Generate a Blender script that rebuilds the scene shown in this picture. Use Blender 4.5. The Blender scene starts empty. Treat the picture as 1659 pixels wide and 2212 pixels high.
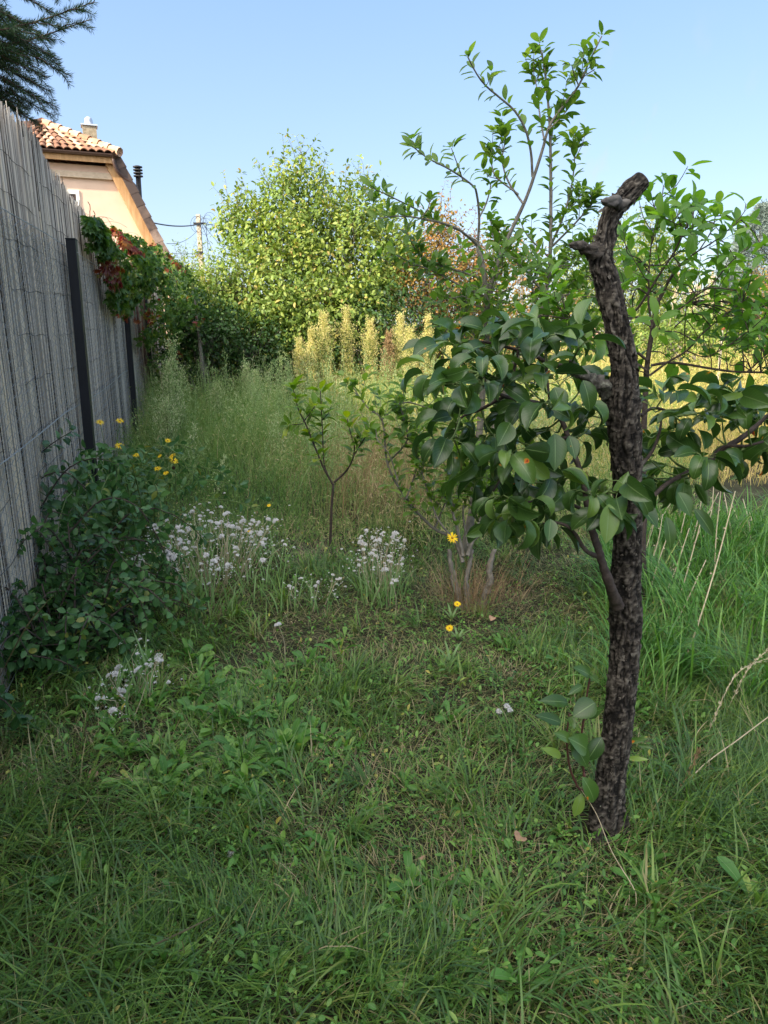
import bpy, math, random
import numpy as np
from mathutils import Vector
R = math.radians
rng = np.random.default_rng(7)
random.seed(7)
S = bpy.context.scene
COL = S.collection

# ------------------------------------------------------------------ camera, sky, sun, exposure
H = 1.5                       # eye height
PITCH = R(14.8)
FPX, CX, CY = 1540.0, 829.5, 1106.0      # focal length and centre measured on a 1659x2212 view of the photograph
cam = bpy.data.cameras.new('camera')
cam.sensor_fit = 'VERTICAL'; cam.sensor_height = 24.0; cam.lens = 24.0 * FPX / 2212.0
cam.clip_start = 0.05; cam.clip_end = 3000
camo = bpy.data.objects.new('camera', cam); COL.objects.link(camo)
camo.location = (0, 0, H); camo.rotation_euler = (R(90) - PITCH, 0, 0)
S.camera = camo

SUN_EL = R(32); SUN_H = Vector((-0.75, -0.66, 0))
w = bpy.data.worlds.new('World'); S.world = w; w.use_nodes = True
nt = w.node_tree; nt.nodes.clear()
out = nt.nodes.new('ShaderNodeOutputWorld'); bg = nt.nodes.new('ShaderNodeBackground')
sky = nt.nodes.new('ShaderNodeTexSky'); sky.sky_type = 'NISHITA'; sky.sun_disc = False
sky.sun_elevation = SUN_EL; sky.sun_rotation = math.atan2(SUN_H.x, SUN_H.y)
sky.air_density = 1.0; sky.dust_density = 0.8; sky.ozone_density = 1.6; sky.altitude = 100
bg.inputs['Strength'].default_value = 0.15

# haze-pale towards the horizon, deeper blue overhead: an elevation gradient blended with the physical sky
tcw = nt.nodes.new('ShaderNodeTexCoord'); sxw = nt.nodes.new('ShaderNodeSeparateXYZ'); crw = nt.nodes.new('ShaderNodeValToRGB'); mxw = nt.nodes.new('ShaderNodeMix'); mxw.data_type = 'RGBA'
nt.links.new(tcw.outputs['Generated'], sxw.inputs[0]); nt.links.new(sxw.outputs['Z'], crw.inputs[0])
ew = crw.color_ramp.elements; ew.new(.2); ew.new(.45)
for q, (p, c) in zip(ew, [(0, (1.36, 1.62, 1.95)), (.2, (1.00, 1.42, 2.12)), (.45, (.66, 1.12, 2.0)), (1, (.95, 1.35, 2.1))]): q.position = p; q.color = (*c, 1)
mxw.inputs[0].default_value = .82; nt.links.new(sky.outputs[0], mxw.inputs[6]); nt.links.new(crw.outputs[0], mxw.inputs[7])

# extra warm sky glow added behind the camera to lift the shaded foreground
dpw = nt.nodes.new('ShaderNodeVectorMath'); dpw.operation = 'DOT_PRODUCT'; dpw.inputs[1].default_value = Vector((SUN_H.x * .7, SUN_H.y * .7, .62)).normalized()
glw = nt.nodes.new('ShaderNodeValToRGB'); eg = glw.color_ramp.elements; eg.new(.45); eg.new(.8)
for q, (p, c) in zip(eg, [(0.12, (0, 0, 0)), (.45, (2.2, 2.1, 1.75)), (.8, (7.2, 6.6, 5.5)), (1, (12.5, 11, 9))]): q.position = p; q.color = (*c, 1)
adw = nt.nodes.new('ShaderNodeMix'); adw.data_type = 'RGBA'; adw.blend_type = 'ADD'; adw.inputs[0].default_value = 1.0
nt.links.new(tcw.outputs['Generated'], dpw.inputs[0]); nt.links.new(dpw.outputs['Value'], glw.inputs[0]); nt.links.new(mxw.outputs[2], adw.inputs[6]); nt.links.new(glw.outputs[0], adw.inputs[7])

# a few faint wisps of cloud low in the east
wdir = Vector((.312, .93, .19)).normalized(); dw = nt.nodes.new('ShaderNodeVectorMath'); dw.operation = 'DISTANCE'; dw.inputs[1].default_value = wdir; nw = nt.nodes.new('ShaderNodeTexNoise'); nw.inputs['Scale'].default_value = 16; nw.inputs['Detail'].default_value = 5
mpw = nt.nodes.new('ShaderNodeMapping'); mpw.inputs['Rotation'].default_value = (0, R(35), 0); mpw.inputs['Scale'].default_value = (1.8, 1, .8); r1 = nt.nodes.new('ShaderNodeValToRGB'); r2 = nt.nodes.new('ShaderNodeValToRGB'); mw = nt.nodes.new('ShaderNodeMath'); mw.operation = 'MULTIPLY'; cw = nt.nodes.new('ShaderNodeMix'); cw.data_type = 'RGBA'
r1.color_ramp.elements[0].position = .0; r1.color_ramp.elements[0].color = (.55, .55, .55, 1); r1.color_ramp.elements[1].position = .16; r1.color_ramp.elements[1].color = (0, 0, 0, 1); r2.color_ramp.elements[0].position = .54; r2.color_ramp.elements[1].position = .74
nt.links.new(tcw.outputs['Generated'], dw.inputs[0]); nt.links.new(tcw.outputs['Generated'], mpw.inputs[0]); nt.links.new(mpw.outputs[0], nw.inputs['Vector']); nt.links.new(dw.outputs['Value'], r1.inputs[0]); nt.links.new(nw.outputs[0], r2.inputs[0])
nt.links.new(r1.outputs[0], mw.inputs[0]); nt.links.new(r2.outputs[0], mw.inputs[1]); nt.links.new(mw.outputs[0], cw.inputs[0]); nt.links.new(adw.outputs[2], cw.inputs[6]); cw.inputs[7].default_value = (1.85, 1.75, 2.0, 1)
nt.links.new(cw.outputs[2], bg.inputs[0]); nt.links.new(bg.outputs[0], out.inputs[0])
sl = bpy.data.lights.new('sun', 'SUN'); sl.energy = 3.2; sl.angle = R(0.6); sl.color = (1.0, 0.86, 0.66)
so = bpy.data.objects.new('sun', sl); COL.objects.link(so)
tosun = Vector((SUN_H.x * math.cos(SUN_EL), SUN_H.y * math.cos(SUN_EL), math.sin(SUN_EL)))
so.rotation_euler = tosun.to_track_quat('Z', 'Y').to_euler(); so.location = (-8, -6, 8)
S.view_settings.view_transform = 'Standard'; S.view_settings.look = 'None'
S.view_settings.exposure = 1.62; S.view_settings.gamma = 1.0
S.cycles.max_bounces = 6; S.cycles.diffuse_bounces = 4; S.cycles.glossy_bounces = 2
S.cycles.transmission_bounces = 4; S.cycles.transparent_max_bounces = 4
S.cycles.caustics_reflective = False; S.cycles.caustics_refractive = False

# ------------------------------------------------------------------ helpers
cp, sp = math.cos(PITCH), math.sin(PITCH)
def ray(px, py):
    x = (px - CX); y = (CY - py)
    return x, FPX * cp + y * sp, -FPX * sp + y * cp       # lateral, forward, up
def Wp(px, py, f):
    """the world point f metres ahead that shows at px, py"""
    a, b, c = ray(px, py); k = f / b
    return np.array([a * k, f, H + c * k])
def Gp(px, py):
    a, b, c = ray(px, py); k = -H / c
    return np.array([a * k, b * k, 0.0])
def pxm(px, f, z):
    """metres for px pixels at forward distance f, height z"""
    return px * (f * cp + (H - z) * sp) / FPX
FA, FB = 0.87, 0.257
def fence_x(f): return -FA - FB * f
FD = np.array([-FB, 1.0, 0.0]); FD /= np.linalg.norm(FD)     # along the fence, away from us
FN = np.array([FD[1], -FD[0], 0.0])                          # towards the meadow

def vnoise(p, seed=0):
    """value noise, p (n,3) -> (n,) in -1..1"""
    p = np.asarray(p, dtype=np.float64); i = np.floor(p).astype(np.int64); fr = p - i
    u = fr * fr * (3 - 2 * fr)
    def h(a, b, c):
        n = (a * 374761393 + b * 668265263 + c * 2147483647 + seed * 974634777) & 0xffffffff
        n = ((n ^ (n >> 13)) * 1274126177) & 0xffffffff
        n = (n ^ (n >> 16)) & 0xffffff
        return n / float(0xffffff) * 2 - 1
    x, y, z = i[:, 0], i[:, 1], i[:, 2]
    r = 0
    for dx in (0, 1):
        for dy in (0, 1):
            for dz in (0, 1):
                wgt = (u[:, 0] if dx else 1 - u[:, 0]) * (u[:, 1] if dy else 1 - u[:, 1]) * (u[:, 2] if dz else 1 - u[:, 2])
                r = r + wgt * h(x + dx, y + dy, z + dz)
    return r
def fbm(p, oct=3, seed=0):
    a = 1.0; s = 0; r = 0
    for o in range(oct):
        r = r + a * vnoise(np.asarray(p) * 2 ** o, seed + o); s += a; a *= .5
    return r / s
def ground_z(x, y):
    x = np.asarray(x, float); y = np.asarray(y, float)
    return 0.025 * np.sin(x * 1.7 + .4) * np.sin(y * 1.3) + 0.02 * np.sin(x * 3.1 + y * 2.3) - 0.01
def nrm(a):
    a = np.asarray(a, float); return a / np.maximum(np.linalg.norm(a, axis=-1, keepdims=True), 1e-9)

FLAT = {'post', 'wall', 'side_wall', 'window', 'pane', 'blind', 'verge_beam', 'soffit', 'tie_beam', 'eave_board', 'purlin_end', 'gutter', 'verge_tiles', 'chimney', 'cap_slab', 'shaft', 'bracket', 'boards', 'rail', 'white_post', 'roof', 'side_slope', 'cap'}
class MB:
    def __init__(s): s.v = []; s.f3 = []; s.f4 = []; s.t = []; s.u = []; s.n = 0
    def add(s, v, f, tint=0.5, uv=None):
        v = np.asarray(v, float).reshape(-1, 3); f = np.asarray(f, dtype=np.int64); k = len(v)
        (s.f3 if f.shape[1] == 3 else s.f4).append(f + s.n)
        s.v.append(v); s.t.append(np.broadcast_to(np.asarray(tint, float), (k,)).copy())
        s.u.append(np.zeros((k, 2)) if uv is None else np.asarray(uv, float).reshape(-1, 2)); s.n += k
        return s
    def faces(s, f):
        f = np.asarray(f, dtype=np.int64); (s.f3 if f.shape[1] == 3 else s.f4).append(f)
    def build(s, name, mat, parent=None, smooth=False, origin=None):
        me = bpy.data.meshes.new(name)
        v = np.concatenate(s.v) if s.v else np.zeros((0, 3))
        if origin is not None: v = v - np.asarray(origin, float)
        f3 = np.concatenate(s.f3) if s.f3 else np.zeros((0, 3), int)
        f4 = np.concatenate(s.f4) if s.f4 else np.zeros((0, 4), int)
        li = np.concatenate([f3.ravel(), f4.ravel()]).astype(np.int32)
        ls = np.concatenate([np.arange(len(f3)) * 3, len(f3) * 3 + np.arange(len(f4)) * 4]).astype(np.int32)
        me.vertices.add(len(v)); me.vertices.foreach_set('co', v.astype(np.float32).ravel())
        me.loops.add(len(li)); me.loops.foreach_set('vertex_index', li)
        me.polygons.add(len(ls)); me.polygons.foreach_set('loop_start', ls)
        me.update(calc_edges=True)
        a = me.attributes.new('tint', 'FLOAT', 'POINT'); a.data.foreach_set('value', np.concatenate(s.t).astype(np.float32))
        b = me.attributes.new('luv', 'FLOAT2', 'POINT'); b.data.foreach_set('vector', np.concatenate(s.u).astype(np.float32).ravel())
        me.polygons.foreach_set('use_smooth', np.full(len(ls), smooth or name not in FLAT, dtype=bool))
        if mat: me.materials.append(mat)
        o = bpy.data.objects.new(name, me); COL.objects.link(o)
        if parent: o.parent = parent
        if origin is not None: o.location = Vector(origin)
        return o
def tag(o, label=None, cat=None, group=None, kind=None):
    if label: o['label'] = label
    if cat: o['category'] = cat
    if group: o['group'] = group
    if kind: o['kind'] = kind
    return o
def thing(name, loc, label, cat, group=None):
    """an Empty at the thing's base; build its parts with child()"""
    o = bpy.data.objects.new(name, None); COL.objects.link(o); o.location = Vector(loc); o.empty_display_size = .1
    return tag(o, label, cat, group)
def child(mb, name, mat, root, smooth=False):
    """link a part whose vertices were given in world space"""
    o = mb.build(name, mat, None, smooth)
    lo = np.array(root.matrix_basis.translation)
    me = o.data; n = len(me.vertices); a = np.empty(n * 3, np.float32); me.vertices.foreach_get('co', a)
    a = (a.reshape(-1, 3) - lo).astype(np.float32); me.vertices.foreach_set('co', a.ravel()); me.update()
    o.parent = root
    return o
def subpart(mb, name, mat, part, smooth=False):
    r = part.parent; o = child(mb, name, mat, r, smooth); o.parent = part; return o
def copy_tree(o, parent=None):
    c = o.copy(); COL.objects.link(c); c.parent = parent
    for ch in [x for x in bpy.data.objects if x.parent == o]: copy_tree(ch, c)
    return c

def catmull(pts, step):
    P = np.asarray(pts, float); n = len(P)
    if n < 2: return P
    Q = np.vstack([2 * P[0] - P[1], P, 2 * P[-1] - P[-2]]); out = []
    for i in range(n - 1):
        a, b, c, d = Q[i], Q[i + 1], Q[i + 2], Q[i + 3]
        m = max(1, int(np.linalg.norm(c[:3] - b[:3]) / step))
        for t in np.arange(m) / m:
            out.append(.5 * ((2 * b) + (-a + c) * t + (2 * a - 5 * b + 4 * c - d) * t * t + (-a + 3 * b - 3 * c + d) * t ** 3))
    out.append(P[-1]); return np.array(out)
def frames(P):
    T = nrm(np.gradient(P, axis=0)); N = np.zeros_like(T)
    n = np.cross(T[0], [0, 0, 1.0]);
    if np.linalg.norm(n) < .1: n = np.cross(T[0], [1.0, 0, 0])
    n = n / np.linalg.norm(n)
    for i in range(len(P)):
        n = n - T[i] * n.dot(T[i]); n = n / max(np.linalg.norm(n), 1e-9); N[i] = n
    return T, N, np.cross(T, N)
def tube(mb, pts, rad, ns=6, step=None, tint=.5, rough=0.0, cap=True, seed=0):
    """tapered tube along pts; rad is a number or one per point"""
    P = np.asarray(pts, float); rad = np.broadcast_to(np.asarray(rad, float), (len(P),))
    if step: Q = catmull(np.column_stack([P, rad]), step); P, rad = Q[:, :3], np.maximum(Q[:, 3], 1e-4)
    T, N, B = frames(P); n = len(P); th = np.arange(ns) / ns * 2 * math.pi
    rr = np.repeat(rad[:, None], ns, 1)
    V = P[:, None, :] + rr[..., None] * (np.cos(th)[None, :, None] * N[:, None, :] + np.sin(th)[None, :, None] * B[:, None, :])
    if rough:
        fl = V.reshape(-1, 3); k = 1 + rough * vnoise(fl / max(rad.max(), .002) * 1.3, seed)
        V = P[:, None, :] + (V - P[:, None, :]) * k.reshape(n, ns)[..., None]
    i = np.arange(n - 1)[:, None] * ns; j = np.arange(ns)[None, :]; j2 = (j + 1) % ns
    F = np.stack([i + j, i + j2, i + ns + j2, i + ns + j], -1).reshape(-1, 4)
    base = mb.n; mb.add(V.reshape(-1, 3), F, tint)
    if cap and ns >= 3:
        for off, c in ((0, P[0]), ((n - 1) * ns, P[-1])):
            b2 = mb.n; mb.v.append(c[None, :]); mb.t.append(np.array([np.mean(tint)])); mb.u.append(np.zeros((1, 2))); mb.n += 1
            mb.faces(np.stack([base + off + np.arange(ns), base + off + (np.arange(ns) + 1) % ns, np.full(ns, b2)], -1))
    return P
def box(mb, lo, hi, M=None, tint=.5):
    lo = np.asarray(lo, float); hi = np.asarray(hi, float)
    v = np.array([[x, y, z] for x in (lo[0], hi[0]) for y in (lo[1], hi[1]) for z in (lo[2], hi[2])])
    if M is not None: v = M(v)
    mb.add(v, [[0, 1, 3, 2], [4, 6, 7, 5], [0, 4, 5, 1], [2, 3, 7, 6], [0, 2, 6, 4], [1, 5, 7, 3]], tint)
# ---- leaves
def leaf_template(rows, fold=.12):
    """rows: (y, half width); 3 columns"""
    V = []; U = []; idx = []
    for (y, hw) in rows:
        if hw <= 1e-6: idx.append((len(V),)); V.append((0, y, 0)); U.append((0, y))
        else:
            idx.append((len(V), len(V) + 1, len(V) + 2))
            V += [(-hw, y, fold * hw * 2), (0, y, 0), (hw, y, fold * hw * 2)]; U += [(-1, y), (0, y), (1, y)]
    T3 = []; T4 = []
    for a, b in zip(idx[:-1], idx[1:]):
        if len(a) == 1 and len(b) == 3: T3 += [(a[0], b[1], b[0]), (a[0], b[2], b[1])]
        elif len(a) == 3 and len(b) == 1: T3 += [(a[0], a[1], b[0]), (a[1], a[2], b[0])]
        elif len(a) == 3: T4 += [(a[0], a[1], b[1], b[0]), (a[1], a[2], b[2], b[1])]
    return np.array(V, float), np.array(T3, int).reshape(-1, 3), np.array(T4, int).reshape(-1, 4), np.array(U, float)
L_TINY = (np.array([(0, 0, 0), (.5, .45, .1), (0, 1, 0), (-.5, .45, .1)], float), np.array([(0, 1, 2), (0, 2, 3)]), np.zeros((0, 4), int), np.array([(0, 0), (1, .5), (0, 1), (-1, .5)], float))
L_MID = leaf_template([(0, 0), (.28, .40), (.6, .42), (1, 0)])
L_OVAL = leaf_template([(0, 0), (.1, .22), (.28, .43), (.5, .5), (.7, .42), (.87, .22), (1, 0)], .16)
L_PEAR = leaf_template([(0, 0), (.06, .15), (.16, .34), (.3, .46), (.46, .5), (.62, .45), (.77, .33), (.9, .15), (1, 0)], .34)
L_NEAR = leaf_template([(0, 0), (.06, .17), (.16, .36), (.3, .48), (.46, .5), (.62, .44), (.77, .31), (.9, .13), (1, 0)], .2)
L_SPAT = leaf_template([(0, .05), (.2, .08), (.4, .18), (.6, .33), (.78, .38), (.92, .25), (1, 0)], .2)
L_STAR = leaf_template([(0, 0), (.25, .16), (.55, .28), (.8, .16), (1, 0)], .1)
def leaves(mb, P, Y, Z, L, Wd, tpl, tint, curl=0.0, wave=0.0):
    P = np.asarray(P, float).reshape(-1, 3); n = len(P)
    if n == 0: return
    Y = nrm(Y); X = nrm(np.cross(Y, Z)); Z = np.cross(X, Y)
    V, F3, F4, U = tpl; k = len(V)
    L = np.broadcast_to(np.asarray(L, float), (n,)); Wd = np.broadcast_to(np.asarray(Wd, float), (n,))
    curl = np.broadcast_to(np.asarray(curl, float), (n,))
    y = V[:, 1][None, :].repeat(n, 0); x = V[:, 0][None, :] * Wd[:, None]; z = V[:, 2][None, :] * Wd[:, None]
    ang = curl[:, None] * y; cs = np.where(np.abs(curl[:, None]) < 1e-3, 1e-3, curl[:, None])
    yy = np.sin(ang) / cs * L[:, None]; zz = -(1 - np.cos(ang)) / cs * L[:, None]
    yy = np.where(np.abs(curl[:, None]) < 1e-3, y * L[:, None], yy)
    nzx = -0.0; zc = z * np.cos(ang); yc = z * np.sin(ang)
    if wave: 
        ph = rng.uniform(0, 6.28, n)[:, None]
        zc = zc + wave * L[:, None] * np.abs(V[:, 0])[None, :] * np.sin(y * 9 + ph + np.sign(V[:, 0])[None, :])
    G = P[:, None, :] + x[..., None] * X[:, None, :] + (yy + yc)[..., None] * Y[:, None, :] + (zz + zc)[..., None] * Z[:, None, :]
    off = (np.arange(n) * k)[:, None, None]; base = mb.n
    t = np.broadcast_to(np.asarray(tint, float), (n,)).repeat(k)
    fs = []
    if len(F3): fs.append((F3[None] + off).reshape(-1, 3))
    if len(F4): fs.append((F4[None] + off).reshape(-1, 4))
    mb.add(G.reshape(-1, 3), fs[0], t, np.tile(U, (n, 1)))
    for f in fs[1:]: mb.faces(f + base)
def rdir(n): return nrm(rng.normal(size=(n, 3)))
def leafy(mb, pts, spacing, L, tpl=L_OVAL, wr=.48, curl=.5, start=0.15, spread=.9, droop=.15, up=.2, whorl=1, tint=(0, 1), ljit=.25, stem=None, petiole=.15):
    """leaves set spirally along a twig"""
    Q = catmull(pts, spacing / 2); d = np.concatenate([[0], np.cumsum(np.linalg.norm(np.diff(Q, axis=0), axis=1))])
    tot = d[-1]; s = np.arange(start * tot, tot, spacing); s = np.append(s, [tot] * 2)
    s = np.repeat(s, whorl); n = len(s); s = np.clip(s + rng.normal(0, spacing * .3, n), 0, tot)
    P = np.stack([np.interp(s, d, Q[:, k]) for k in range(3)], 1)
    T, N, B = frames(Q); Tt = nrm(np.stack([np.interp(s, d, T[:, k]) for k in range(3)], 1))
    th = np.arange(n) * 2.4 + rng.uniform(0, 6.28) + rng.normal(0, .4, n)
    Ni = nrm(np.cross(Tt, rdir(1)[0] + .01)); Bi = np.cross(Tt, Ni)
    rad = np.cos(th)[:, None] * Ni + np.sin(th)[:, None] * Bi
    Y = nrm(Tt * .55 + rad * spread + np.array([0, 0, up - droop]) + rng.normal(0, .15, (n, 3)))
    Z = nrm(np.cross(np.cross(Y, Tt + np.array([0, 0, .6])), Y) + rng.normal(0, .25, (n, 3)) + np.array([0, 0, .35]))
    Ll = L * (1 + rng.normal(0, ljit * .6, n)).clip(.45, 1.5)
    if stem is not None and petiole:
        for i in range(n):
            tube(stem, [P[i], P[i] + Y[i] * Ll[i] * petiole], .0009, 3, cap=False)
    leaves(mb, P + Y * (Ll * petiole)[:, None], Y, Z, Ll, Ll * wr * rng.uniform(.85, 1.1, n), tpl, rng.uniform(tint[0], tint[1], n), curl * rng.uniform(.3, 1.6, n), .03)
def blades(mb, P, az, L, wd, lean, bend, nseg=3, tint=.5):
    """grass blades: base points, heading, length, width, lean and droop"""
    P = np.asarray(P, float); n = len(P)
    hx = np.stack([np.cos(az), np.sin(az), 0 * az], 1); sx = np.stack([-np.sin(az), np.cos(az), 0 * az], 1)
    V = []; t = np.linspace(0, 1, nseg + 1)
    ang0 = lean; pos = P.copy(); prev = 0
    rows = []
    for k, tk in enumerate(t):
        if k:
            a = ang0 + bend * (tk - .5 / nseg) * 1.3
            pos = pos + (hx * np.sin(a)[:, None] + np.array([0, 0, 1.0]) * np.cos(a)[:, None]) * (L / nseg)[:, None]
        if k < nseg:
            hw = (wd * .5 * (1 - tk ** 2.2 * .75) * (0.7 if k == 0 else 1))[:, None]
            rows += [pos - sx * hw, pos + sx * hw]
        else: rows += [pos]
    V = np.stack(rows, 1); k = V.shape[1]
    F4 = [(2 * i, 2 * i + 1, 2 * i + 3, 2 * i + 2) for i in range(nseg - 1)]; F3 = [(k - 3, k - 2, k - 1)]
    off = (np.arange(n) * k)[:, None, None]; base = mb.n
    tt = np.broadcast_to(np.asarray(tint, float), (n,)).repeat(k)
    tv = np.tile(np.repeat(t, 2)[:k], n)
    uv = np.stack([0 * tv, tv], 1)
    mb.add(V.reshape(-1, 3), (np.array(F3)[None] + off).reshape(-1, 3), tt, uv)
    if F4: mb.faces((np.array(F4)[None] + off).reshape(-1, 4) + base)
def crown(mb, lobes, ncl, per, L, tpl=L_MID, spread=.14, tint=(0, 1), seed=0, inner=.3, droop=.35, wr=.55, bump=.3, curl=.6, stems=None, holes=-.38):
    """leaf clusters through a crown of several lobes: lobes (x,y,z,rx,ry,rz)"""
    lo = np.array(lobes, float); wgt = (lo[:, 3] * lo[:, 5] + lo[:, 4] * lo[:, 5] + lo[:, 3] * lo[:, 4]); wgt = wgt / wgt.sum()
    k = rng.choice(len(lo), ncl, p=wgt); d = rdir(ncl); c = lo[k, :3]; rr = lo[k, 3:]
    r = 1 - np.abs(rng.normal(0, .1, ncl)); m = rng.random(ncl) < inner; r[m] = rng.uniform(.35, .9, m.sum())
    nz = vnoise(d * 2.3 + k[:, None] * 7.1, seed) * bump + vnoise(d * 5.7 + k[:, None] * 3.3, seed + 5) * bump * .6
    C = c + d * rr * (r * (1 + nz))[:, None]
    ok = (C[:, 2] > 0.1) & (vnoise(C * 1.9, seed + 3) + .5 * vnoise(C * 4.1, seed + 4) > holes); C = C[ok]; d = d[ok]; n = len(C)
    ct = rng.uniform(0, 1, n)
    if stems is not None:
        for i in rng.choice(n, min(n, 160), replace=False):
            a = C[i] - d[i] * rng.uniform(.3, .8) - np.array([0, 0, .25]); tube(stems, [a, (a + C[i]) / 2 + rng.normal(0, .03, 3), C[i]], [.009, .006, .002], 3, cap=False)
    P = np.repeat(C, per, 0) + rng.normal(0, spread, (n * per, 3)); D = np.repeat(d, per, 0)
    Y = nrm(D * .5 + rdir(n * per) * .75 + np.array([0, 0, -droop]))
    Z = nrm(D * .7 + rdir(n * per) * .6 + np.array([0, 0, .5]))
    Ll = L * rng.uniform(.6, 1.25, n * per)
    t = tint[0] + (tint[1] - tint[0]) * (np.repeat(ct, per) * .55 + rng.uniform(0, .45, n * per))
    leaves(mb, P, Y, Z, Ll, Ll * wr, tpl, t, curl * rng.uniform(0, 1.5, n * per))
    return C

# ------------------------------------------------------------------ materials
def new_mat(name):
    m = bpy.data.materials.new(name); m.use_nodes = True; t = m.node_tree; t.nodes.clear()
    o = t.nodes.new('ShaderNodeOutputMaterial'); b = t.nodes.new('ShaderNodeBsdfPrincipled')
    t.links.new(b.outputs[0], o.inputs[0]); return m, t, b, o
def ramp(t, src, stops):
    r = t.nodes.new('ShaderNodeValToRGB'); e = r.color_ramp.elements
    while len(e) < len(stops): e.new(.5)
    for q, (p, c) in zip(e, stops): q.position = p; q.color = (*c, 1)
    t.links.new(src, r.inputs[0]); return r
def attr(t, name):
    a = t.nodes.new('ShaderNodeAttribute'); a.attribute_name = name; return a
def leaf_mat(name, stops, trans=.35, rough=.5, spec=.35, rib=None, noise=0.15, nscale=3.0, tcol=None, spots=None, base=None):
    m, t, b, o = new_mat(name)
    a = attr(t, 'tint'); src = a.outputs['Fac']
    if noise:
        g = t.nodes.new('ShaderNodeNewGeometry'); n = t.nodes.new('ShaderNodeTexNoise'); n.inputs['Scale'].default_value = nscale
        t.links.new(g.outputs['Position'], n.inputs['Vector'])
        ma = t.nodes.new('ShaderNodeMath'); ma.operation = 'MULTIPLY_ADD'; ma.inputs[1].default_value = noise * 4; ma.inputs[2].default_value = -noise * 2
        t.links.new(n.outputs[0], ma.inputs[0]); ad = t.nodes.new('ShaderNodeMath'); ad.operation = 'ADD'; ad.use_clamp = True
        t.links.new(src, ad.inputs[0]); t.links.new(ma.outputs[0], ad.inputs[1]); src = ad.outputs[0]
    c = ramp(t, src, stops).outputs[0]
    if base:      # dry brown blade foot, darkened to imitate the shade between blades
        u = attr(t, 'luv'); s = t.nodes.new('ShaderNodeSeparateXYZ'); t.links.new(u.outputs['Vector'], s.inputs[0])
        rr = ramp(t, s.outputs['Y'], [(0, (1, 1, 1)), (.35, (0, 0, 0))]); mx = t.nodes.new('ShaderNodeMix'); mx.data_type = 'RGBA'
        mx.inputs[7].default_value = (*base, 1); t.links.new(rr.outputs[0], mx.inputs[0]); t.links.new(c, mx.inputs[6]); c = mx.outputs[2]
    if rib:
        u = attr(t, 'luv'); s = t.nodes.new('ShaderNodeSeparateXYZ'); t.links.new(u.outputs['Vector'], s.inputs[0])
        ab = t.nodes.new('ShaderNodeMath'); ab.operation = 'ABSOLUTE'; t.links.new(s.outputs['X'], ab.inputs[0])
        r = ramp(t, ab.outputs[0], [(0, (1, 1, 1)), (.07, (.0, .0, .0))])
        # side veins
        v = t.nodes.new('ShaderNodeMath'); v.operation = 'MULTIPLY_ADD'; v.inputs[1].default_value = -.28; t.links.new(ab.outputs[0], v.inputs[0]); t.links.new(s.outputs['Y'], v.inputs[2])
        sn = t.nodes.new('ShaderNodeMath'); sn.operation = 'MULTIPLY'; sn.inputs[1].default_value = 70; t.links.new(v.outputs[0], sn.inputs[0])
        s2 = t.nodes.new('ShaderNodeMath'); s2.operation = 'SINE'; t.links.new(sn.outputs[0], s2.inputs[0])
        r2 = ramp(t, s2.outputs[0], [(.8, (0, 0, 0)), (1, (.12, .12, .12))])
        ad = t.nodes.new('ShaderNodeMath'); ad.operation = 'MAXIMUM'; t.links.new(r.outputs[0], ad.inputs[0]); t.links.new(r2.outputs[0], ad.inputs[1])
        mx = t.nodes.new('ShaderNodeMix'); mx.data_type = 'RGBA'; t.links.new(ad.outputs[0], mx.inputs[0]); t.links.new(c, mx.inputs[6]); mx.inputs[7].default_value = (*rib, 1); c = mx.outputs[2]
        bp = t.nodes.new('ShaderNodeBump'); bp.inputs['Strength'].default_value = .2; bp.inputs['Distance'].default_value = .001
        t.links.new(ad.outputs[0], bp.inputs['Height']); t.links.new(bp.outputs[0], b.inputs['Normal'])
    if spots:
        g = t.nodes.new('ShaderNodeNewGeometry'); vo = t.nodes.new('ShaderNodeTexVoronoi'); vo.inputs['Scale'].default_value = spots[1]
        
        nzs = t.nodes.new('ShaderNodeTexNoise'); nzs.inputs['Scale'].default_value = 90; va = t.nodes.new('ShaderNodeVectorMath'); va.operation = 'SCALE'; va.inputs['Scale'].default_value = .014
        t.links.new(g.outputs['Position'], nzs.inputs['Vector']); t.links.new(nzs.outputs['Color'], va.inputs[0]); vb = t.nodes.new('ShaderNodeVectorMath'); t.links.new(va.outputs[0], vb.inputs[0]); t.links.new(g.outputs['Position'], vb.inputs[1]); t.links.new(vb.outputs[0], vo.inputs['Vector'])
        sc1 = t.nodes.new('ShaderNodeSeparateColor'); t.links.new(vo.outputs['Color'], sc1.inputs[0]); mm = t.nodes.new('ShaderNodeMath'); mm.operation = 'MULTIPLY_ADD'; mm.inputs[1].default_value = .38; t.links.new(sc1.outputs[0], mm.inputs[0]); t.links.new(vo.outputs['Distance'], mm.inputs[2])
        rr = ramp(t, mm.outputs[0], [(spots[2] * .5, (1, 1, 1)), (spots[2], (.75, .75, .75)), (spots[2] + .03, (.12, .12, .12)), (spots[2] + .06, (0, 0, 0))]); rc = ramp(t, mm.outputs[0], [(spots[2] * .45, (.22, .03, .01)), (spots[2] * .7, spots[0]), (spots[2], (.65, .22, .02)), (spots[2] + .05, (.5, .42, .04))])
        mx = t.nodes.new('ShaderNodeMix'); mx.data_type = 'RGBA'; t.links.new(rr.outputs[0], mx.inputs[0]); t.links.new(c, mx.inputs[6]); t.links.new(rc.outputs[0], mx.inputs[7]); c = mx.outputs[2]
    t.links.new(c, b.inputs['Base Color']); b.inputs['Roughness'].default_value = rough; b.inputs['Specular IOR Level'].default_value = spec
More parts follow.
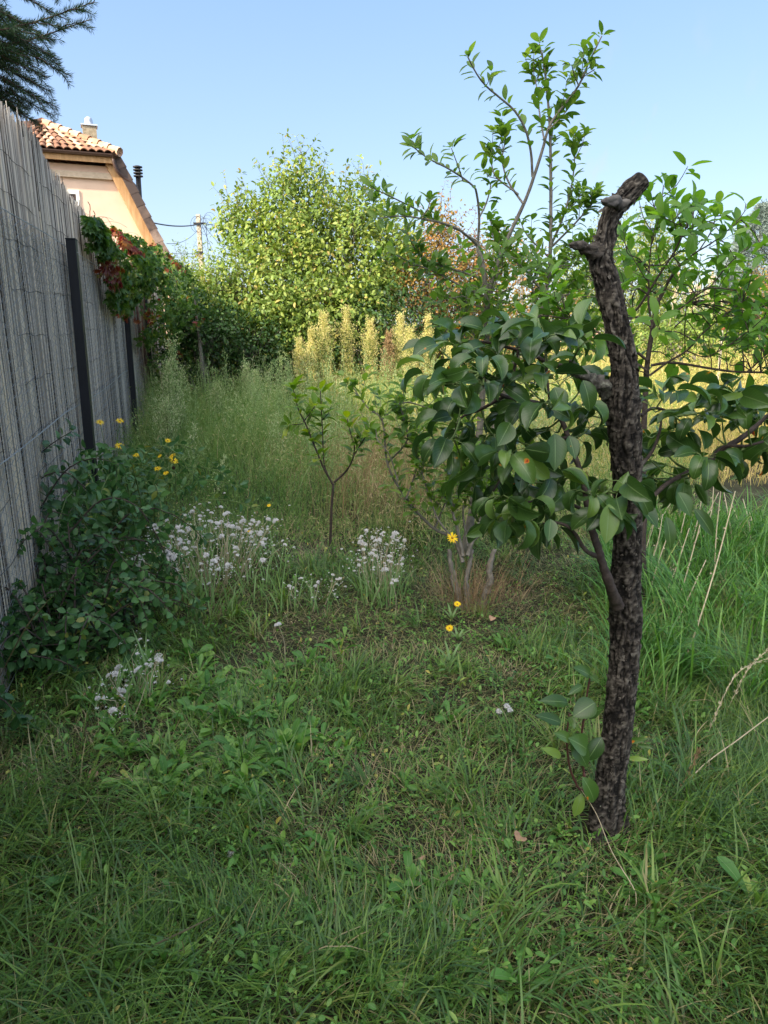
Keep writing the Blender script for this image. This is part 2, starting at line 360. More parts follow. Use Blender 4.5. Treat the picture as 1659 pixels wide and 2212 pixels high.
    if trans:
        tr = t.nodes.new('ShaderNodeBsdfTranslucent'); hs = t.nodes.new('ShaderNodeHueSaturation'); hs.inputs['Saturation'].default_value = 1.15; hs.inputs['Value'].default_value = 1.5
        hs.inputs['Hue'].default_value = .49
        t.links.new(c, hs.inputs['Color']); t.links.new(hs.outputs[0], tr.inputs[0]); mi = t.nodes.new('ShaderNodeMixShader'); mi.inputs[0].default_value = trans
        t.links.new(b.outputs[0], mi.inputs[1]); t.links.new(tr.outputs[0], mi.inputs[2]); t.links.new(mi.outputs[0], o.inputs[0])
    return m
def rough_mat(name, stops, scale=(1, 1, 1), rough=.85, bump=.4, bdist=.01, detail=6, spec=.2, metal=0, second=None, usetint=0):
    m, t, b, o = new_mat(name)
    tc = t.nodes.new('ShaderNodeTexCoord'); mp = t.nodes.new('ShaderNodeMapping'); mp.inputs['Scale'].default_value = scale
    t.links.new(tc.outputs['Object'], mp.inputs[0]); n = t.nodes.new('ShaderNodeTexNoise'); n.inputs['Scale'].default_value = 1; n.inputs['Detail'].default_value = detail; n.inputs['Roughness'].default_value = .62
    t.links.new(mp.outputs[0], n.inputs['Vector']); src = n.outputs[0]
    if usetint:
        a = attr(t, 'tint'); ma = t.nodes.new('ShaderNodeMath'); ma.operation = 'MULTIPLY_ADD'; ma.inputs[1].default_value = usetint; t.links.new(a.outputs['Fac'], ma.inputs[0])
        mb2 = t.nodes.new('ShaderNodeMath'); mb2.operation = 'SUBTRACT'; mb2.inputs[1].default_value = usetint * .5; t.links.new(n.outputs[0], mb2.inputs[0]); t.links.new(mb2.outputs[0], ma.inputs[2]); src = ma.outputs[0]
    c = ramp(t, src, stops).outputs[0]
    if second:     # (colour, scale, threshold) blotches
        n2 = t.nodes.new('ShaderNodeTexNoise'); n2.inputs['Scale'].default_value = second[1]; n2.inputs['Detail'].default_value = 5; t.links.new(tc.outputs['Object'], n2.inputs['Vector'])
        rr = ramp(t, n2.outputs[0], [(second[2], (0, 0, 0)), (second[2] + .06, (1, 1, 1))]); mx = t.nodes.new('ShaderNodeMix'); mx.data_type = 'RGBA'
        t.links.new(rr.outputs[0], mx.inputs[0]); t.links.new(c, mx.inputs[6]); mx.inputs[7].default_value = (*second[0], 1); c = mx.outputs[2]
    t.links.new(c, b.inputs['Base Color']); b.inputs['Roughness'].default_value = rough; b.inputs['Specular IOR Level'].default_value = spec; b.inputs['Metallic'].default_value = metal
    if bump:
        bp = t.nodes.new('ShaderNodeBump'); bp.inputs['Strength'].default_value = bump; bp.inputs['Distance'].default_value = bdist
        t.links.new(n.outputs[0], bp.inputs['Height']); t.links.new(bp.outputs[0], b.inputs['Normal'])
    return m
M = {}
M['grass'] = leaf_mat('grass', [(0, (.045, .11, .030)), (.4, (.10, .20, .040)), (.7, (.18, .29, .05)), (.82, (.28, .26, .10)), (1, (.46, .37, .22))], .35, .4, .5, base=(.10, .09, .04), noise=.1)
M['meadow'] = leaf_mat('meadow', [(0, (.08, .16, .045)), (.45, (.155, .26, .07)), (.75, (.25, .33, .11)), (.9, (.40, .38, .17)), (1, (.55, .44, .27))], .35, .6, .2, noise=.12)
M['golden'] = leaf_mat('golden', [(0, (.18, .23, .06)), (.35, (.38, .37, .11)), (.7, (.60, .50, .19)), (1, (.66, .48, .24))], .35, .7, .2)
M['sward'] = leaf_mat('sward', [(0, (.06, .16, .04)), (.6, (.12, .28, .055)), (.9, (.2, .36, .075)), (1, (.45, .42, .14))], .35, .42, .4, noise=.08)
M['weed'] = leaf_mat('weed', [(0, (.06, .17, .035)), (.6, (.12, .28, .05)), (.95, (.22, .38, .08)), (1, (.5, .42, .1))], .35, .45, .4, rib=(.2, .32, .12), noise=.08)
M['pear'] = leaf_mat('pear', [(0, (.024, .062, .014)), (.5, (.062, .135, .026)), (1, (.20, .31, .06))], .25, .28, .5, rib=(.18, .28, .10), noise=.08, spots=((.62, .11, .015), 21.0, .17))
M['cherry'] = leaf_mat('cherry', [(0, (.07, .17, .03)), (.6, (.13, .27, .045)), (.96, (.22, .36, .065)), (1, (.5, .25, .05))], .5, .42, .4, rib=(.16, .26, .08), noise=.08)
M['plum'] = leaf_mat('plum', [(0, (.07, .15, .03)), (.6, (.13, .24, .045)), (.95, (.22, .32, .065)), (1, (.45, .27, .06))], .5, .42, .4, noise=.1)
M['sapling'] = leaf_mat('sapling', [(0, (.09, .18, .03)), (.7, (.16, .28, .04)), (1, (.32, .38, .05))], .45, .45, .35)
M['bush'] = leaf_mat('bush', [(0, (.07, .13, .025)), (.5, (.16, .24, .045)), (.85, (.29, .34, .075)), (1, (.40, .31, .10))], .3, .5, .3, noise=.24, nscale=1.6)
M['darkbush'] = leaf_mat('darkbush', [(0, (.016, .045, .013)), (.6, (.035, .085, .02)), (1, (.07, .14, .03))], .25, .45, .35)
M['orange'] = leaf_mat('orange', [(0, (.10, .12, .03)), (.35, (.20, .16, .045)), (.7, (.30, .17, .055)), (1, (.36, .15, .06))], .3, .6, .2)
M['vine'] = leaf_mat('vine', [(0, (.035, .09, .02)), (.45, (.07, .15, .03)), (.68, (.14, .19, .035)), (.78, (.20, .07, .03)), (.9, (.14, .025, .03)), (1, (.32, .15, .05))], .35, .45, .35, noise=.16)
M['shrub'] = leaf_mat('shrub', [(0, (.026, .072, .024)), (.6, (.055, .14, .04)), (.95, (.10, .21, .055)), (1, (.24, .25, .05))], .3, .42, .4, rib=(.1, .2, .08), noise=.1)
M['conifer'] = leaf_mat('conifer', [(0, (.02, .045, .02)), (.7, (.035, .08, .025)), (1, (.06, .13, .03))], .1, .5, .3)
M['cypress'] = leaf_mat('cypress', [(0, (.09, .13, .035)), (.6, (.18, .23, .055)), (1, (.30, .32, .09))], .2, .6, .2)
M['spruce'] = leaf_mat('spruce', [(0, (.10, .14, .12)), (.6, (.20, .26, .24)), (1, (.32, .37, .34))], .1, .6, .2)
M['seed'] = leaf_mat('seed', [(0, (.64, .61, .60)), (1, (.84, .82, .82))], .4, .9, .05, noise=0)
M['plume'] = leaf_mat('plume', [(0, (.36, .40, .13)), (.5, (.58, .55, .22)), (1, (.72, .60, .34))], .35, .8, .1, noise=.1)
M['paleplume'] = leaf_mat('paleplume', [(0, (.20, .31, .12)), (.6, (.38, .46, .22)), (1, (.55, .54, .35))], .35, .8, .1, noise=.1)
M['yellow'] = leaf_mat('yellow', [(0, (.75, .48, .01)), (1, (.85, .62, .02))], .25, .5, .2, noise=0)
M['eye'] = rough_mat('flower_eye', [(0, (.25, .10, .01)), (1, (.5, .25, .02))], (300, 300, 300))
M['darkeye'] = rough_mat('dark_seed', [(0, (.02, .012, .008)), (1, (.06, .03, .02))], (300, 300, 300))
M['dry'] = leaf_mat('dry', [(0, (.38, .31, .19)), (.6, (.52, .44, .30)), (1, (.66, .58, .44))], .1, .7, .2, noise=.1)
M['drybrown'] = leaf_mat('drybrown', [(0, (.20, .13, .07)), (.6, (.33, .22, .12)), (1, (.45, .33, .2))], .15, .8, .1, noise=.1)
M['stemgreen'] = leaf_mat('stemgreen', [(0, (.07, .13, .03)), (1, (.16, .22, .07))], 0, .6, .3)
M['twig'] = rough_mat('twig', [(.3, (.035, .026, .022)), (.7, (.09, .07, .06))], (60, 60, 60), .75, .3, .002)
M['greybark'] = rough_mat('greybark', [(.3, (.09, .085, .07)), (.7, (.22, .20, .17))], (40, 40, 25), .85, .5, .004)
M['redtwig'] = rough_mat('redtwig', [(.3, (.06, .022, .02)), (.7, (.12, .045, .035))], (60, 60, 60), .5, .2, .002, spec=.4)
M['bark'] = rough_mat('bark', [(.12, (.009, .008, .007)), (.52, (.050, .042, .035)), (.92, (.15, .132, .11))], (60, 60, 140), .9, .7, .004, 8, second=((.24, .25, .20), 130, .69), usetint=1.0)
M['lichen'] = rough_mat('lichen_bark', [(.32, (.025, .022, .02)), (.55, (.10, .095, .08)), (.75, (.28, .29, .23))], (60, 60, 60), .95, .9, .006, 8)
M['cut'] = rough_mat('cut_wood', [(.3, (.05, .045, .045)), (.6, (.13, .12, .11)), (.8, (.2, .18, .16))], (30, 30, 30), .9, .4, .003)
M['redwood'] = rough_mat('bare_wood', [(.3, (.07, .018, .012)), (.7, (.19, .06, .035))], (20, 20, 80), .85, .4, .003)
M['reed'] = leaf_mat('reed', [(0, (.035, .027, .022)), (.22, (.15, .125, .10)), (.5, (.42, .36, .295)), (.8, (.66, .575, .47)), (1, (.72, .60, .44))], 0, .8, .25, noise=.05)
M['wire'] = rough_mat('wire', [(.3, (.24, .27, .30)), (.7, (.42, .46, .50))], (50, 50, 50), .5, 0, spec=.5, metal=.5)
M['post'] = rough_mat('post', [(.3, (.007, .008, .012)), (.7, (.011, .013, .018))], (20, 20, 3), .5, .05, .001, spec=.25)
M['bindwire'] = rough_mat('bind_wire', [(.3, (.03, .028, .028)), (.7, (.07, .06, .055))], (50, 50, 50), .6, 0)
M['soil'] = rough_mat('soil', [(.3, (.018, .016, .009)), (.55, (.036, .036, .018)), (.75, (.075, .068, .038))], (6, 6, 6), .95, .8, .02)
M['plaster'] = rough_mat('plaster', [(.3, (.66, .47, .36)), (.7, (.72, .53, .41))], (3, 3, 3), .9, .25, .004)
M['wood'] = rough_mat('warm_wood', [(.3, (.36, .20, .09)), (.55, (.50, .30, .15)), (.75, (.60, .40, .22))], (14, 14, 2), .7, .3, .004)
M['greywood'] = rough_mat('pale_wood', [(.3, (.42, .33, .24)), (.7, (.58, .47, .36))], (8, 20, 20), .8, .3, .004)
M['tile'] = rough_mat('roof_tile', [(.2, (.17, .09, .06)), (.5, (.34, .18, .11)), (.8, (.46, .30, .21))], (2.5, 2.5, 2.5), .85, .4, .01, usetint=.9)
M['oldtile'] = rough_mat('edge_tile', [(.3, (.08, .06, .055)), (.6, (.17, .12, .10)), (.8, (.30, .22, .18))], (4, 4, 4), .85, .4, .01, usetint=.7)
M['gutter'] = rough_mat('brown_metal', [(.3, (.05, .028, .022)), (.7, (.08, .045, .035))], (6, 6, 6), .45, .05, .002, spec=.5)
M['chim'] = rough_mat('rough_render', [(.3, (.20, .16, .11)), (.5, (.34, .29, .21)), (.75, (.48, .42, .33))], (5, 5, 5), .95, .8, .03)
M['zinc'] = rough_mat('zinc', [(.3, (.5, .52, .55)), (.7, (.65, .67, .7))], (4, 4, 4), .35, .05, .002, metal=.7, spec=.5)
M['black'] = rough_mat('black_metal', [(.3, (.018, .018, .02)), (.7, (.03, .03, .032))], (8, 8, 8), .45, 0)
M['white'] = rough_mat('white_paint', [(.3, (.72, .71, .68)), (.7, (.8, .79, .76))], (8, 8, 8), .5, .05, .001)
M['polewood'] = rough_mat('concrete_pole', [(.3, (.36, .31, .25)), (.7, (.48, .43, .35))], (6, 6, 1.5), .9, .3, .005)
M['rust'] = rough_mat('rust', [(.3, (.20, .06, .03)), (.7, (.36, .12, .06))], (12, 12, 12), .9, .3, .003)
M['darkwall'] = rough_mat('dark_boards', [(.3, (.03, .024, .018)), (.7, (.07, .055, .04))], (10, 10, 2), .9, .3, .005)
M['fallen'] = rough_mat('fallen_leaf', [(.3, (.26, .15, .09)), (.7, (.42, .28, .18))], (60, 60, 60), .8, .3, .002)
def glass_mat():
    m, t, b, o = new_mat('window_glass'); b.inputs['Base Color'].default_value = (.10, .13, .16, 1); b.inputs['Roughness'].default_value = .06; b.inputs['Specular IOR Level'].default_value = .9
    n = t.nodes.new('ShaderNodeTexNoise'); n.inputs['Scale'].default_value = 3; bp = t.nodes.new('ShaderNodeBump'); bp.inputs['Strength'].default_value = .03; t.links.new(n.outputs[0], bp.inputs['Height']); t.links.new(bp.outputs[0], b.inputs['Normal'])
    return m
M['glass'] = glass_mat()

# ------------------------------------------------------------------ ground
def grid_ground():
    xs = np.unique(np.concatenate([np.linspace(-9, 12, 170), np.linspace(-400, -9, 24), np.linspace(12, 400, 24)]))
    ys = np.unique(np.concatenate([np.linspace(-3, 26, 240), np.linspace(-400, -3, 20), np.linspace(26, 900, 30)]))
    X, Y = np.meshgrid(xs, ys); nearf = ((np.abs(X) < 12) & (Y > -3) & (Y < 26)) * 1.0
    Z = ground_z(X, Y) * nearf + .02 * fbm(np.stack([X.ravel() * 3, Y.ravel() * 3, 0 * X.ravel()], 1)).reshape(X.shape) * nearf - .005
    nx, ny = len(xs), len(ys); i = np.arange(ny - 1)[:, None] * nx; j = np.arange(nx - 1)[None, :]
    F = np.stack([i + j, i + j + 1, i + nx + j + 1, i + nx + j], -1).reshape(-1, 4)
    mb = MB(); mb.add(np.stack([X.ravel(), Y.ravel(), Z.ravel()], 1), F)
    o = mb.build('ground', M['soil'], smooth=True); tag(o, kind='structure')
grid_ground()

# ------------------------------------------------------------------ reed fence with wire mesh and posts
def build_fence():
    root = thing('garden_fence', (fence_x(5), 5, 0), 'tall grey reed screen fence with wire mesh and black steel posts', 'fence')
    f0, f1 = -3.0, 22.0; L = (f1 - f0) * math.sqrt(1 + FB * FB); O = np.array([fence_x(f0), f0, 0])
    def pt(s, n, z): return O + FD * s[:, None] + FN * n[:, None] + np.array([0, 0, 1.]) * z[:, None]
    mb = MB(); per = .0088
    for layer, off in ((0, -.022), (1, -.036), (2, -.05)):
        s = np.arange(0, L, per); n = len(s); s = s + rng.normal(0, .0012, n)
        # height: screen rolls of slightly different height with ragged tops
        f = f0 + s / math.sqrt(1 + FB * FB)
        step = np.interp(f, [-3, 3.9, 4.0, 5.05, 5.1, 5.75, 5.8, 6.7, 6.75, 16.2], [2.56, 2.58, 2.55, 2.55, 2.50, 2.50, 2.44, 2.40, 2.36, 2.36])
        top = step + .03 * np.sin(f * 3.1) + rng.normal(0, .028, n) - np.abs(rng.normal(0, .03, n)) * (rng.random(n) < .3) * 2.2
        q = np.stack([s * 4, 0 * s + layer, 0 * s], 1); lean = .035 * vnoise(q, 3) + rng.normal(0, .012, n)
        zl = [0.0, .6, 1.2, 1.8, 2.2, 1.0]; rings = []
        tn = np.clip(.5 + .25 * vnoise(np.stack([s * 9, 0 * s, 0 * s + layer], 1), 9) * .5 + rng.normal(0, .30, n), 0, 1)
        rad = rng.uniform(.0030, .0056, n)
        zz = np.stack([top * k for k in (0, .25, .5, .75, 1)], 1)
        for k in range(5):
            wv = .004 * np.sin(k * 1.7 + s * 30 + layer) + rng.normal(0, .0018, n)
            cs = s + lean * (zz[:, k] - .9) * (1 if k > 2 else .5) + wv; cn = off + rng.normal(0, .002, n) + .006 * np.sin(s * 5)
            for a in (90, 210, 330):
                rr = rad * (1 if k < 4 else .7)
                rings.append(pt(cs + rr * math.cos(R(a)), cn + rr * math.sin(R(a)), zz[:, k]))
        V = np.stack(rings, 1); F = []
        for k in range(4):
            for a in range(3): F.append((k * 3 + a, k * 3 + (a + 1) % 3, k * 3 + 3 + (a + 1) % 3, k * 3 + 3 + a))
        F3 = np.array([[12, 13, 14]]); o4 = (np.arange(n) * 15)[:, None, None]; base = mb.n
        mb.add(V.reshape(-1, 3), (F3[None] + o4).reshape(-1, 3), np.repeat(tn, 15)); mb.faces((np.array(F)[None] + o4).reshape(-1, 4) + base)
    child(mb, 'reed_screen', M['reed'], root)
    # binding wires across the reeds
    mb = MB()
    for z in (.25, .48, .72, .95, 1.2, 1.44, 1.68, 1.9, 2.12, 2.33):
        s = np.arange(4, L, .06); tube(mb, pt(s, -.016 + .003 * np.sin(s * 50), z + .012 * np.sin(s * 2.1 + z * 9) + .006 * np.sin(s * 17)), .0016, 3, cap=False)
    child(mb, 'binding_wire', M['bindwire'], root)
    # chain link mesh: interlocked zigzag wires
    mb = MB(); p = .055; zs = np.arange(.05, 2.03, p / 2)
    for i, s0 in enumerate(np.arange(5.2, 15.0, p)):
        s = s0 + ((np.arange(len(zs)) % 2) * 2 - 1) * p * .5 + .004 * np.sin(zs * 9 + i)
        tube(mb, pt(s + p * .5, .004 * ((np.arange(len(zs)) % 2) * 2 - 1) - .004 + 0.006 * np.sin(zs * 3 + s0 * 2), zs + rng.uniform(-.012, .012) + .006 * np.sin(zs * 7 + i * 1.3)), .0012, 3, cap=False)
    child(mb, 'chain_link_mesh', M['wire'], root)
    for z, sag in ((2.03, .012), (.95, .03), (.06, .01)):
        mb = MB(); s = np.arange(4, L, .12)
        for ph in (0, 3.1): tube(mb, pt(s, .004 + .004 * np.cos(s * 22 + ph), z - sag * np.abs(np.sin(s * .8)) + .004 * np.sin(s * 22 + ph)), .0019, 4, cap=False)
        child(mb, 'tension_wire', M['wire'], root)
    for f in (1.5, 5.3, 9.1, 12.9):
        s = (f - f0) * math.sqrt(1 + FB * FB); mb = MB(); c = O + FD * s + FN * .045
        w2 = .048
        def X(v, c=c): return c + v[:, :1] * FD + v[:, 1:2] * FN + v[:, 2:3] * np.array([0, 0, 1.]) - FD * (.20 * (1 - v[:, 2:3] / 2.06))
        box(mb, (-w2, -.032, -.05), (w2, .032, 2.065), X); box(mb, (-w2 - .003, -.035, 2.0655), (w2 + .003, .035, 2.075), X)
        o = child(mb, 'post', M['post'], root)
        bv = o.modifiers.new('b', 'BEVEL'); bv.width = .003; bv.segments = 2
        for z in (1.98, 1.55, .95, .5): mb = MB(); tube(mb, [c + FN * .03 + FD * -.05 + np.array([0, 0, z]), c + FN * .034 + FD * .0 + np.array([0, 0, z + .006]), c + FN * .03 + FD * .05 + np.array([0, 0, z])], .0016, 4); subpart(mb, 'wire_tie', M['wire'], o)
build_fence()

# ------------------------------------------------------------------ Virginia creeper over the fence
def build_vine():
    root = thing('creeper_vine', (fence_x(9), 9, 0), 'green creeper with red and orange leaves hanging over the far end of the reed fence', 'vine')
    # region in (f, z): upper and lower edges
    fs = [5.9, 6.3, 7.0, 7.7, 9.0, 10.4, 11.6, 13.5, 15.5, 16.6]
    up = [2.25, 2.33, 2.38, 2.42, 2.5, 2.58, 2.62, 2.66, 2.65, 2.6]
    lo = [2.15, 2.05, 1.80, 1.60, 1.80, 1.15, .55, .35, .2, .1]
    dp = [.05, .10, .16, .26, .40, .52, .62, .8, .95, .9]
    n = 8600; f = 5.9 + (16.6 - 5.9) * rng.random(n) ** .9; u = rng.random(n) ** .85
    zt = np.interp(f, fs, up); zb = np.interp(f, fs, lo) + .22 * vnoise(np.stack([f * 3, 0 * f, 0 * f], 1), 4)
    z = zt - (zt - zb) * u; d = np.interp(f, fs, dp) * (.3 + .9 * np.sin(np.clip(u, 0, 1) * 2.6 + .3)) * (1 + .5 * vnoise(np.stack([f * 2.2, z * 2.5, 0 * f], 1), 8))
    d = np.maximum(d, .02) * np.where(rng.random(n) < .25, rng.uniform(.3, .9, n), 1)
    keep = vnoise(np.stack([f * 3.5, z * 3.5, 0 * f + 4], 1), 12) > np.interp(f, [6, 9, 16], [-.35, -.5, -.8]); f, z, d, u = f[keep], z[keep], d[keep], u[keep]; n = len(f)
    C = np.stack([fence_x(f), f, z], 1) + FN * d[:, None] + np.array([0, 0, .04])
    red = vnoise(C * np.array([2.4, 1.6, 2.6]), 21) + np.interp(f, [6, 8, 11, 16], [-.35, -.08, -.22, -.6]) - .12 + .25 * (z < 1.3) * 0
    t = np.where(red > .12, rng.uniform(.66, 1, n), rng.uniform(0, .62, n))
    per = 5; P = np.repeat(C, per, 0); th = np.tile(np.linspace(-1.15, 1.15, per), n) + rng.normal(0, .1, n * per)
    out = nrm(np.repeat(FN[None] + rng.normal(0, .45, (n, 3)), per, 0)); side = nrm(np.cross(out, [0, 0, 1.])); dn = np.cross(side, out); dn = dn * np.sign(-dn[:, 2:3])
    Y = nrm(dn * np.cos(th)[:, None] + side * np.sin(th)[:, None] + out * .25); L = .062 * rng.uniform(.6, 1.25, n).repeat(per)
    mb = MB(); leaves(mb, P, Y, out, L, L * .45, L_MID, np.repeat(t, per) + rng.normal(0, .02, n * per), .6)
    child(mb, 'foliage', M['vine'], root)
    mb = MB()
    for k in range(60):
        ff = rng.uniform(6.2, 16); z0 = np.interp(ff, fs, up); z1 = np.interp(ff, fs, lo) + rng.uniform(-.1, .6)
        zz = np.linspace(z0 - .05, max(z1, .05), 9); x = ff + np.cumsum(rng.normal(0, .05, 9))
        P = np.stack([fence_x(x), x, zz], 1) + FN * (.02 + .02 * rng.random(9))[:, None]; tube(mb, P, .0035, 4, .08, cap=False)
    for k in range(16):      # long loose shoots
        ff = rng.uniform(6.2, 11); a = np.array([fence_x(ff), ff, np.interp(ff, fs, up)]); P = [a]
        v = nrm(FN * .5 + np.array([rng.normal(0, .4), rng.normal(0, .6), .8]))
        for q in range(5): v = nrm(v + np.array([rng.normal(0, .3), rng.normal(0, .3), -.28])); P.append(P[-1] + v * .07)
        tube(mb, P, .0018, 3, .03, cap=False)
    child(mb, 'stem', M['redtwig'], root)
build_vine()

# ------------------------------------------------------------------ chalet house beyond the fence
def build_house():
    k = 1.4; O = np.array([-5.3 * k, 15.4 * k, 0]); U = nrm(np.array([.93, .37, 0])); V = np.array([-U[1], U[0], 0])
    root = thing('chalet_house', O, 'peach plastered chalet with steep tiled roof and half hip behind the reed fence', 'house')
    def X(v): v = np.asarray(v, float).reshape(-1, 3); return O + v[:, :1] * U + v[:, 1:2] * V + v[:, 2:3] * np.array([0, 0, 1.])
    ez = 6.0; hw = 1.82; ax = -hw; pz = 7.0; bx = 2.7   # eave height, half width there, axis, peak; horizontal run of the steep side
    D = 9.0; wv = .30                                       # wall set back behind the verge
    # gable wall
    mb = MB(); zt = ez - .25; sl = bx / ez
    def half(z): return hw + (ez - z) * sl
    T = .3
    wi = [(ax - half(0) + .35, 0), (ax + half(0) - .35, 0), (ax + half(zt) - .35, zt), (ax - half(zt) + .35, zt)]
    # window opening cut: wall built from strips
    wx0, wx1, wz0, wz1 = -1.62, -1.05, 4.2, 5.05
    def strip(x0a, x1a, z0, x0b, x1b, z1):
        v = []
        for yy in (wv, wv + .3): v += [(x0a, yy, z0), (x1a, yy, z0), (x1b, yy, z1), (x0b, yy, z1)]
        mb.add(X(v), [[0, 1, 2, 3], [5, 4, 7, 6], [1, 5, 6, 2], [4, 0, 3, 7], [3, 2, 6, 7], [4, 5, 1, 0]])
    lx = lambda z: ax - half(z) + .35
    rx = lambda z: ax + half(z) - .35
    strip(lx(0), rx(0), 0, lx(wz0), rx(wz0), wz0); strip(lx(wz0), wx0, wz0, lx(wz1), wx0, wz1)
    strip(wx1, rx(wz0), wz0, wx1, rx(wz1), wz1); strip(lx(wz1), rx(wz1), wz1, lx(zt), rx(zt), zt)
    wall = child(mb, 'wall', M['plaster'], root)
    # body behind the gable
    mb = MB(); v = []
    for yy in (wv + .301, D): v += [(lx(0) , yy, 0), (rx(0), yy, 0), (rx(zt), yy, zt), (lx(zt), yy, zt)]
    mb.add(X(v), [[5, 4, 7, 6], [1, 5, 6, 2], [4, 0, 3, 7], [3, 2, 6, 7]]); child(mb, 'side_wall', M['plaster'], root)
    # window
    mb = MB(); fw = .07
    for a, b in (((wx0 - .02, wv - .03, wz0), (wx0 + fw, wv + .08, wz1)), ((wx1 - fw, wv - .03, wz0), (wx1 + .02, wv + .08, wz1)), ((wx0 - .02, wv - .032, wz1 - fw), (wx1 + .02, wv + .078, wz1 + .03)), ((wx0 - .06, wv - .05, wz0 - .05), (wx1 + .06, wv + .075, wz0 + fw))): box(mb, a, b, X)
    wn = child(mb, 'window', M['white'], root); mb = MB(); box(mb, (wx0 + fw, wv + .02, wz0 + fw), (wx1 - fw, wv + .03, wz1 - fw), X); subpart(mb, 'pane', M['glass'], wn)
    mb = MB(); box(mb, (wx0 + fw, wv + .0, wz1 - fw - .14), (wx1 - fw, wv + .015, wz1 - fw), X); subpart(mb, 'blind', M['gutter'], wn)
    # timber: verge boards down both slopes, tie beam, soffit
    for sgn in (1, -1):
        mb = MB(); a = np.array([ax + sgn * (hw - .06), ez - .12]); b = np.array([ax + sgn * (hw + bx - .06), -.12]); d = (b - a) / np.linalg.norm(b - a); nn = np.array([-d[1], d[0]]) * sgn * -1
        q = [a, b, b + nn * .24 * 1, a + nn * .24]
        v = [(x, .12, z) for x, z in q] + [(x, .30, z) for x, z in q]
        mb.add(X(v), [[0, 1, 2, 3], [7, 6, 5, 4], [0, 4, 5, 1], [1, 5, 6, 2], [2, 6, 7, 3], [3, 7, 4, 0]])
        child(mb, 'verge_beam', M['wood'], root)
        # soffit boards between verge and wall
        mb = MB(); q = [a + nn * .02, b + nn * .02, b + nn * .06, a + nn * .06]; v = [(x, .301, z) for x, z in q] + [(x, wv + .3, z) for x, z in q]
        mb.add(X(v), [[0, 1, 2, 3], [7, 6, 5, 4], [0, 4, 5, 1], [1, 5, 6, 2], [2, 6, 7, 3], [3, 7, 4, 0]]); child(mb, 'soffit', M['wood'], root)
    mb = MB(); box(mb, (ax - hw + .2, wv - .10, ez - .60), (ax + hw - .1, wv - .003, ez - .44), X); child(mb, 'tie_beam', M['greywood'], root)
    mb = MB(); box(mb, (ax - hw, .02, ez - .13), (ax + hw - .05, wv + .1, ez - .08), X); box(mb, (ax - hw, -.02, ez - .22), (ax + hw - .05, .017, ez - .07), X); child(mb, 'eave_board', M['wood'], root)
    mb = MB(); box(mb, (ax + half(2.7) - .95, wv - .38, 3.55), (ax + half(2.7) - .78, wv, 3.75), X); child(mb, 'purlin_end', M['wood'], root); mb = MB(); box(mb, (ax - half(2.7) + .78, wv - .38, 3.55), (ax - half(2.7) + .95, wv, 3.75), X); child(mb, 'purlin_end', M['wood'], root)
    # gutter and downpipe
    mb = MB(); th = np.linspace(math.pi, 2 * math.pi, 9); xs = np.array([ax - hw - .1, ax + hw + .05]); gv = []
    for x in xs:
        for r_ in (.075, .066):
            for a in th: gv.append((x, -.09 + r_ * math.cos(a), ez - .0 + r_ * math.sin(a)))
    gv = np.array(gv); F = []
    for j in range(8):
        F += [[j, j + 1, 19 + j, 18 + j], [9 + j + 1, 9 + j, 27 + j, 28 + j], [j, 9 + j, 10 + j, j + 1], [18 + j, 19 + j, 28 + j, 27 + j]]
    mb.add(X(gv), F); child(mb, 'gutter', M['gutter'], root)
    mb = MB(); P = X([(ax + hw - .05, -.09, ez - .03), (ax + hw - .06, -.09, ez - .2), (ax + hw + .02, -.06, ez - .42), (ax + hw + .16, 0, ez - .55), (ax + hw + .42, .03, ez - .72), (ax + hw + .52, .05, ez - .95)])
    tube(mb, P, .05, 8, .05); tube(mb, [P[0] + [0, 0, .05], P[0] - [0, 0, .09]], [.09, .06], 8); child(mb, 'downpipe', M['gutter'], root)
    # tiled half hip: rows of curved tiles
    def tiles(A, B, C_, Dd, nu, nv, mb, clip=None, lift=.0):
        """A,B lower edge, Dd,C_ upper edge; half-round tiles in courses"""
        A, B, C_, Dd = map(np.array, (A, B, C_, Dd)); nn = nrm(np.cross(B - A, Dd - A)); 
        for j in range(nv):
            v0, v1 = j / nv, (j + 1.12) / nv
            L0, R0 = A + (Dd - A) * v0, B + (C_ - B) * v0; L1, R1 = A + (Dd - A) * v1, B + (C_ - B) * v1
            w = np.linalg.norm(R0 - L0); c = max(1, int(round(w / nu)))
            th = np.linspace(0, 1, c * 8 + 1); prof = np.abs(np.sin(th * c * math.pi)) ** .7 * .065
            lo_ = L0 + (R0 - L0) * th[:, None] + nn * (prof + .035)[:, None]; up_ = L1 + (R1 - L1) * th[:, None] + nn * (prof + .004)[:, None]; ed = L0 + (R0 - L0) * th[:, None] + nn * (prof + .012)[:, None]
            n = len(th); V = np.vstack([lo_, up_, ed]); i = np.arange(n - 1)
            F = np.concatenate([np.stack([i, i + 1, n + i + 1, n + i], 1), np.stack([2 * n + i, 2 * n + i + 1, i + 1, i], 1)])
            tn = np.tile(np.repeat(rng.uniform(0, 1, c), 8).tolist() + [.5], 3)[:3 * n]
            mb.add(X(V), F, tn)
    ps = 1.75                                               # peak set back
    roof = MB(); A = (ax - hw - .12, -.12, ez); B = (ax + hw + .12, -.12, ez); Pk = (ax, ps, pz)
    tiles(A, B, (ax + .02, ps, pz), (ax - .02, ps, pz), .2, 7, roof)
    rf = child(roof, 'roof', M['tile'], root)
    mb = MB()                                               # upper side slopes and steep side slopes
    tiles((ax + hw + .12, -.1, ez), (ax + hw + .12, D, ez), (ax + .0, D, pz), (ax, ps, pz), .2, 7, mb)
    tiles((ax - hw - .12, D, ez), (ax - hw - .12, -.1, ez), (ax, ps, pz), (ax, D, pz), .2, 7, mb)
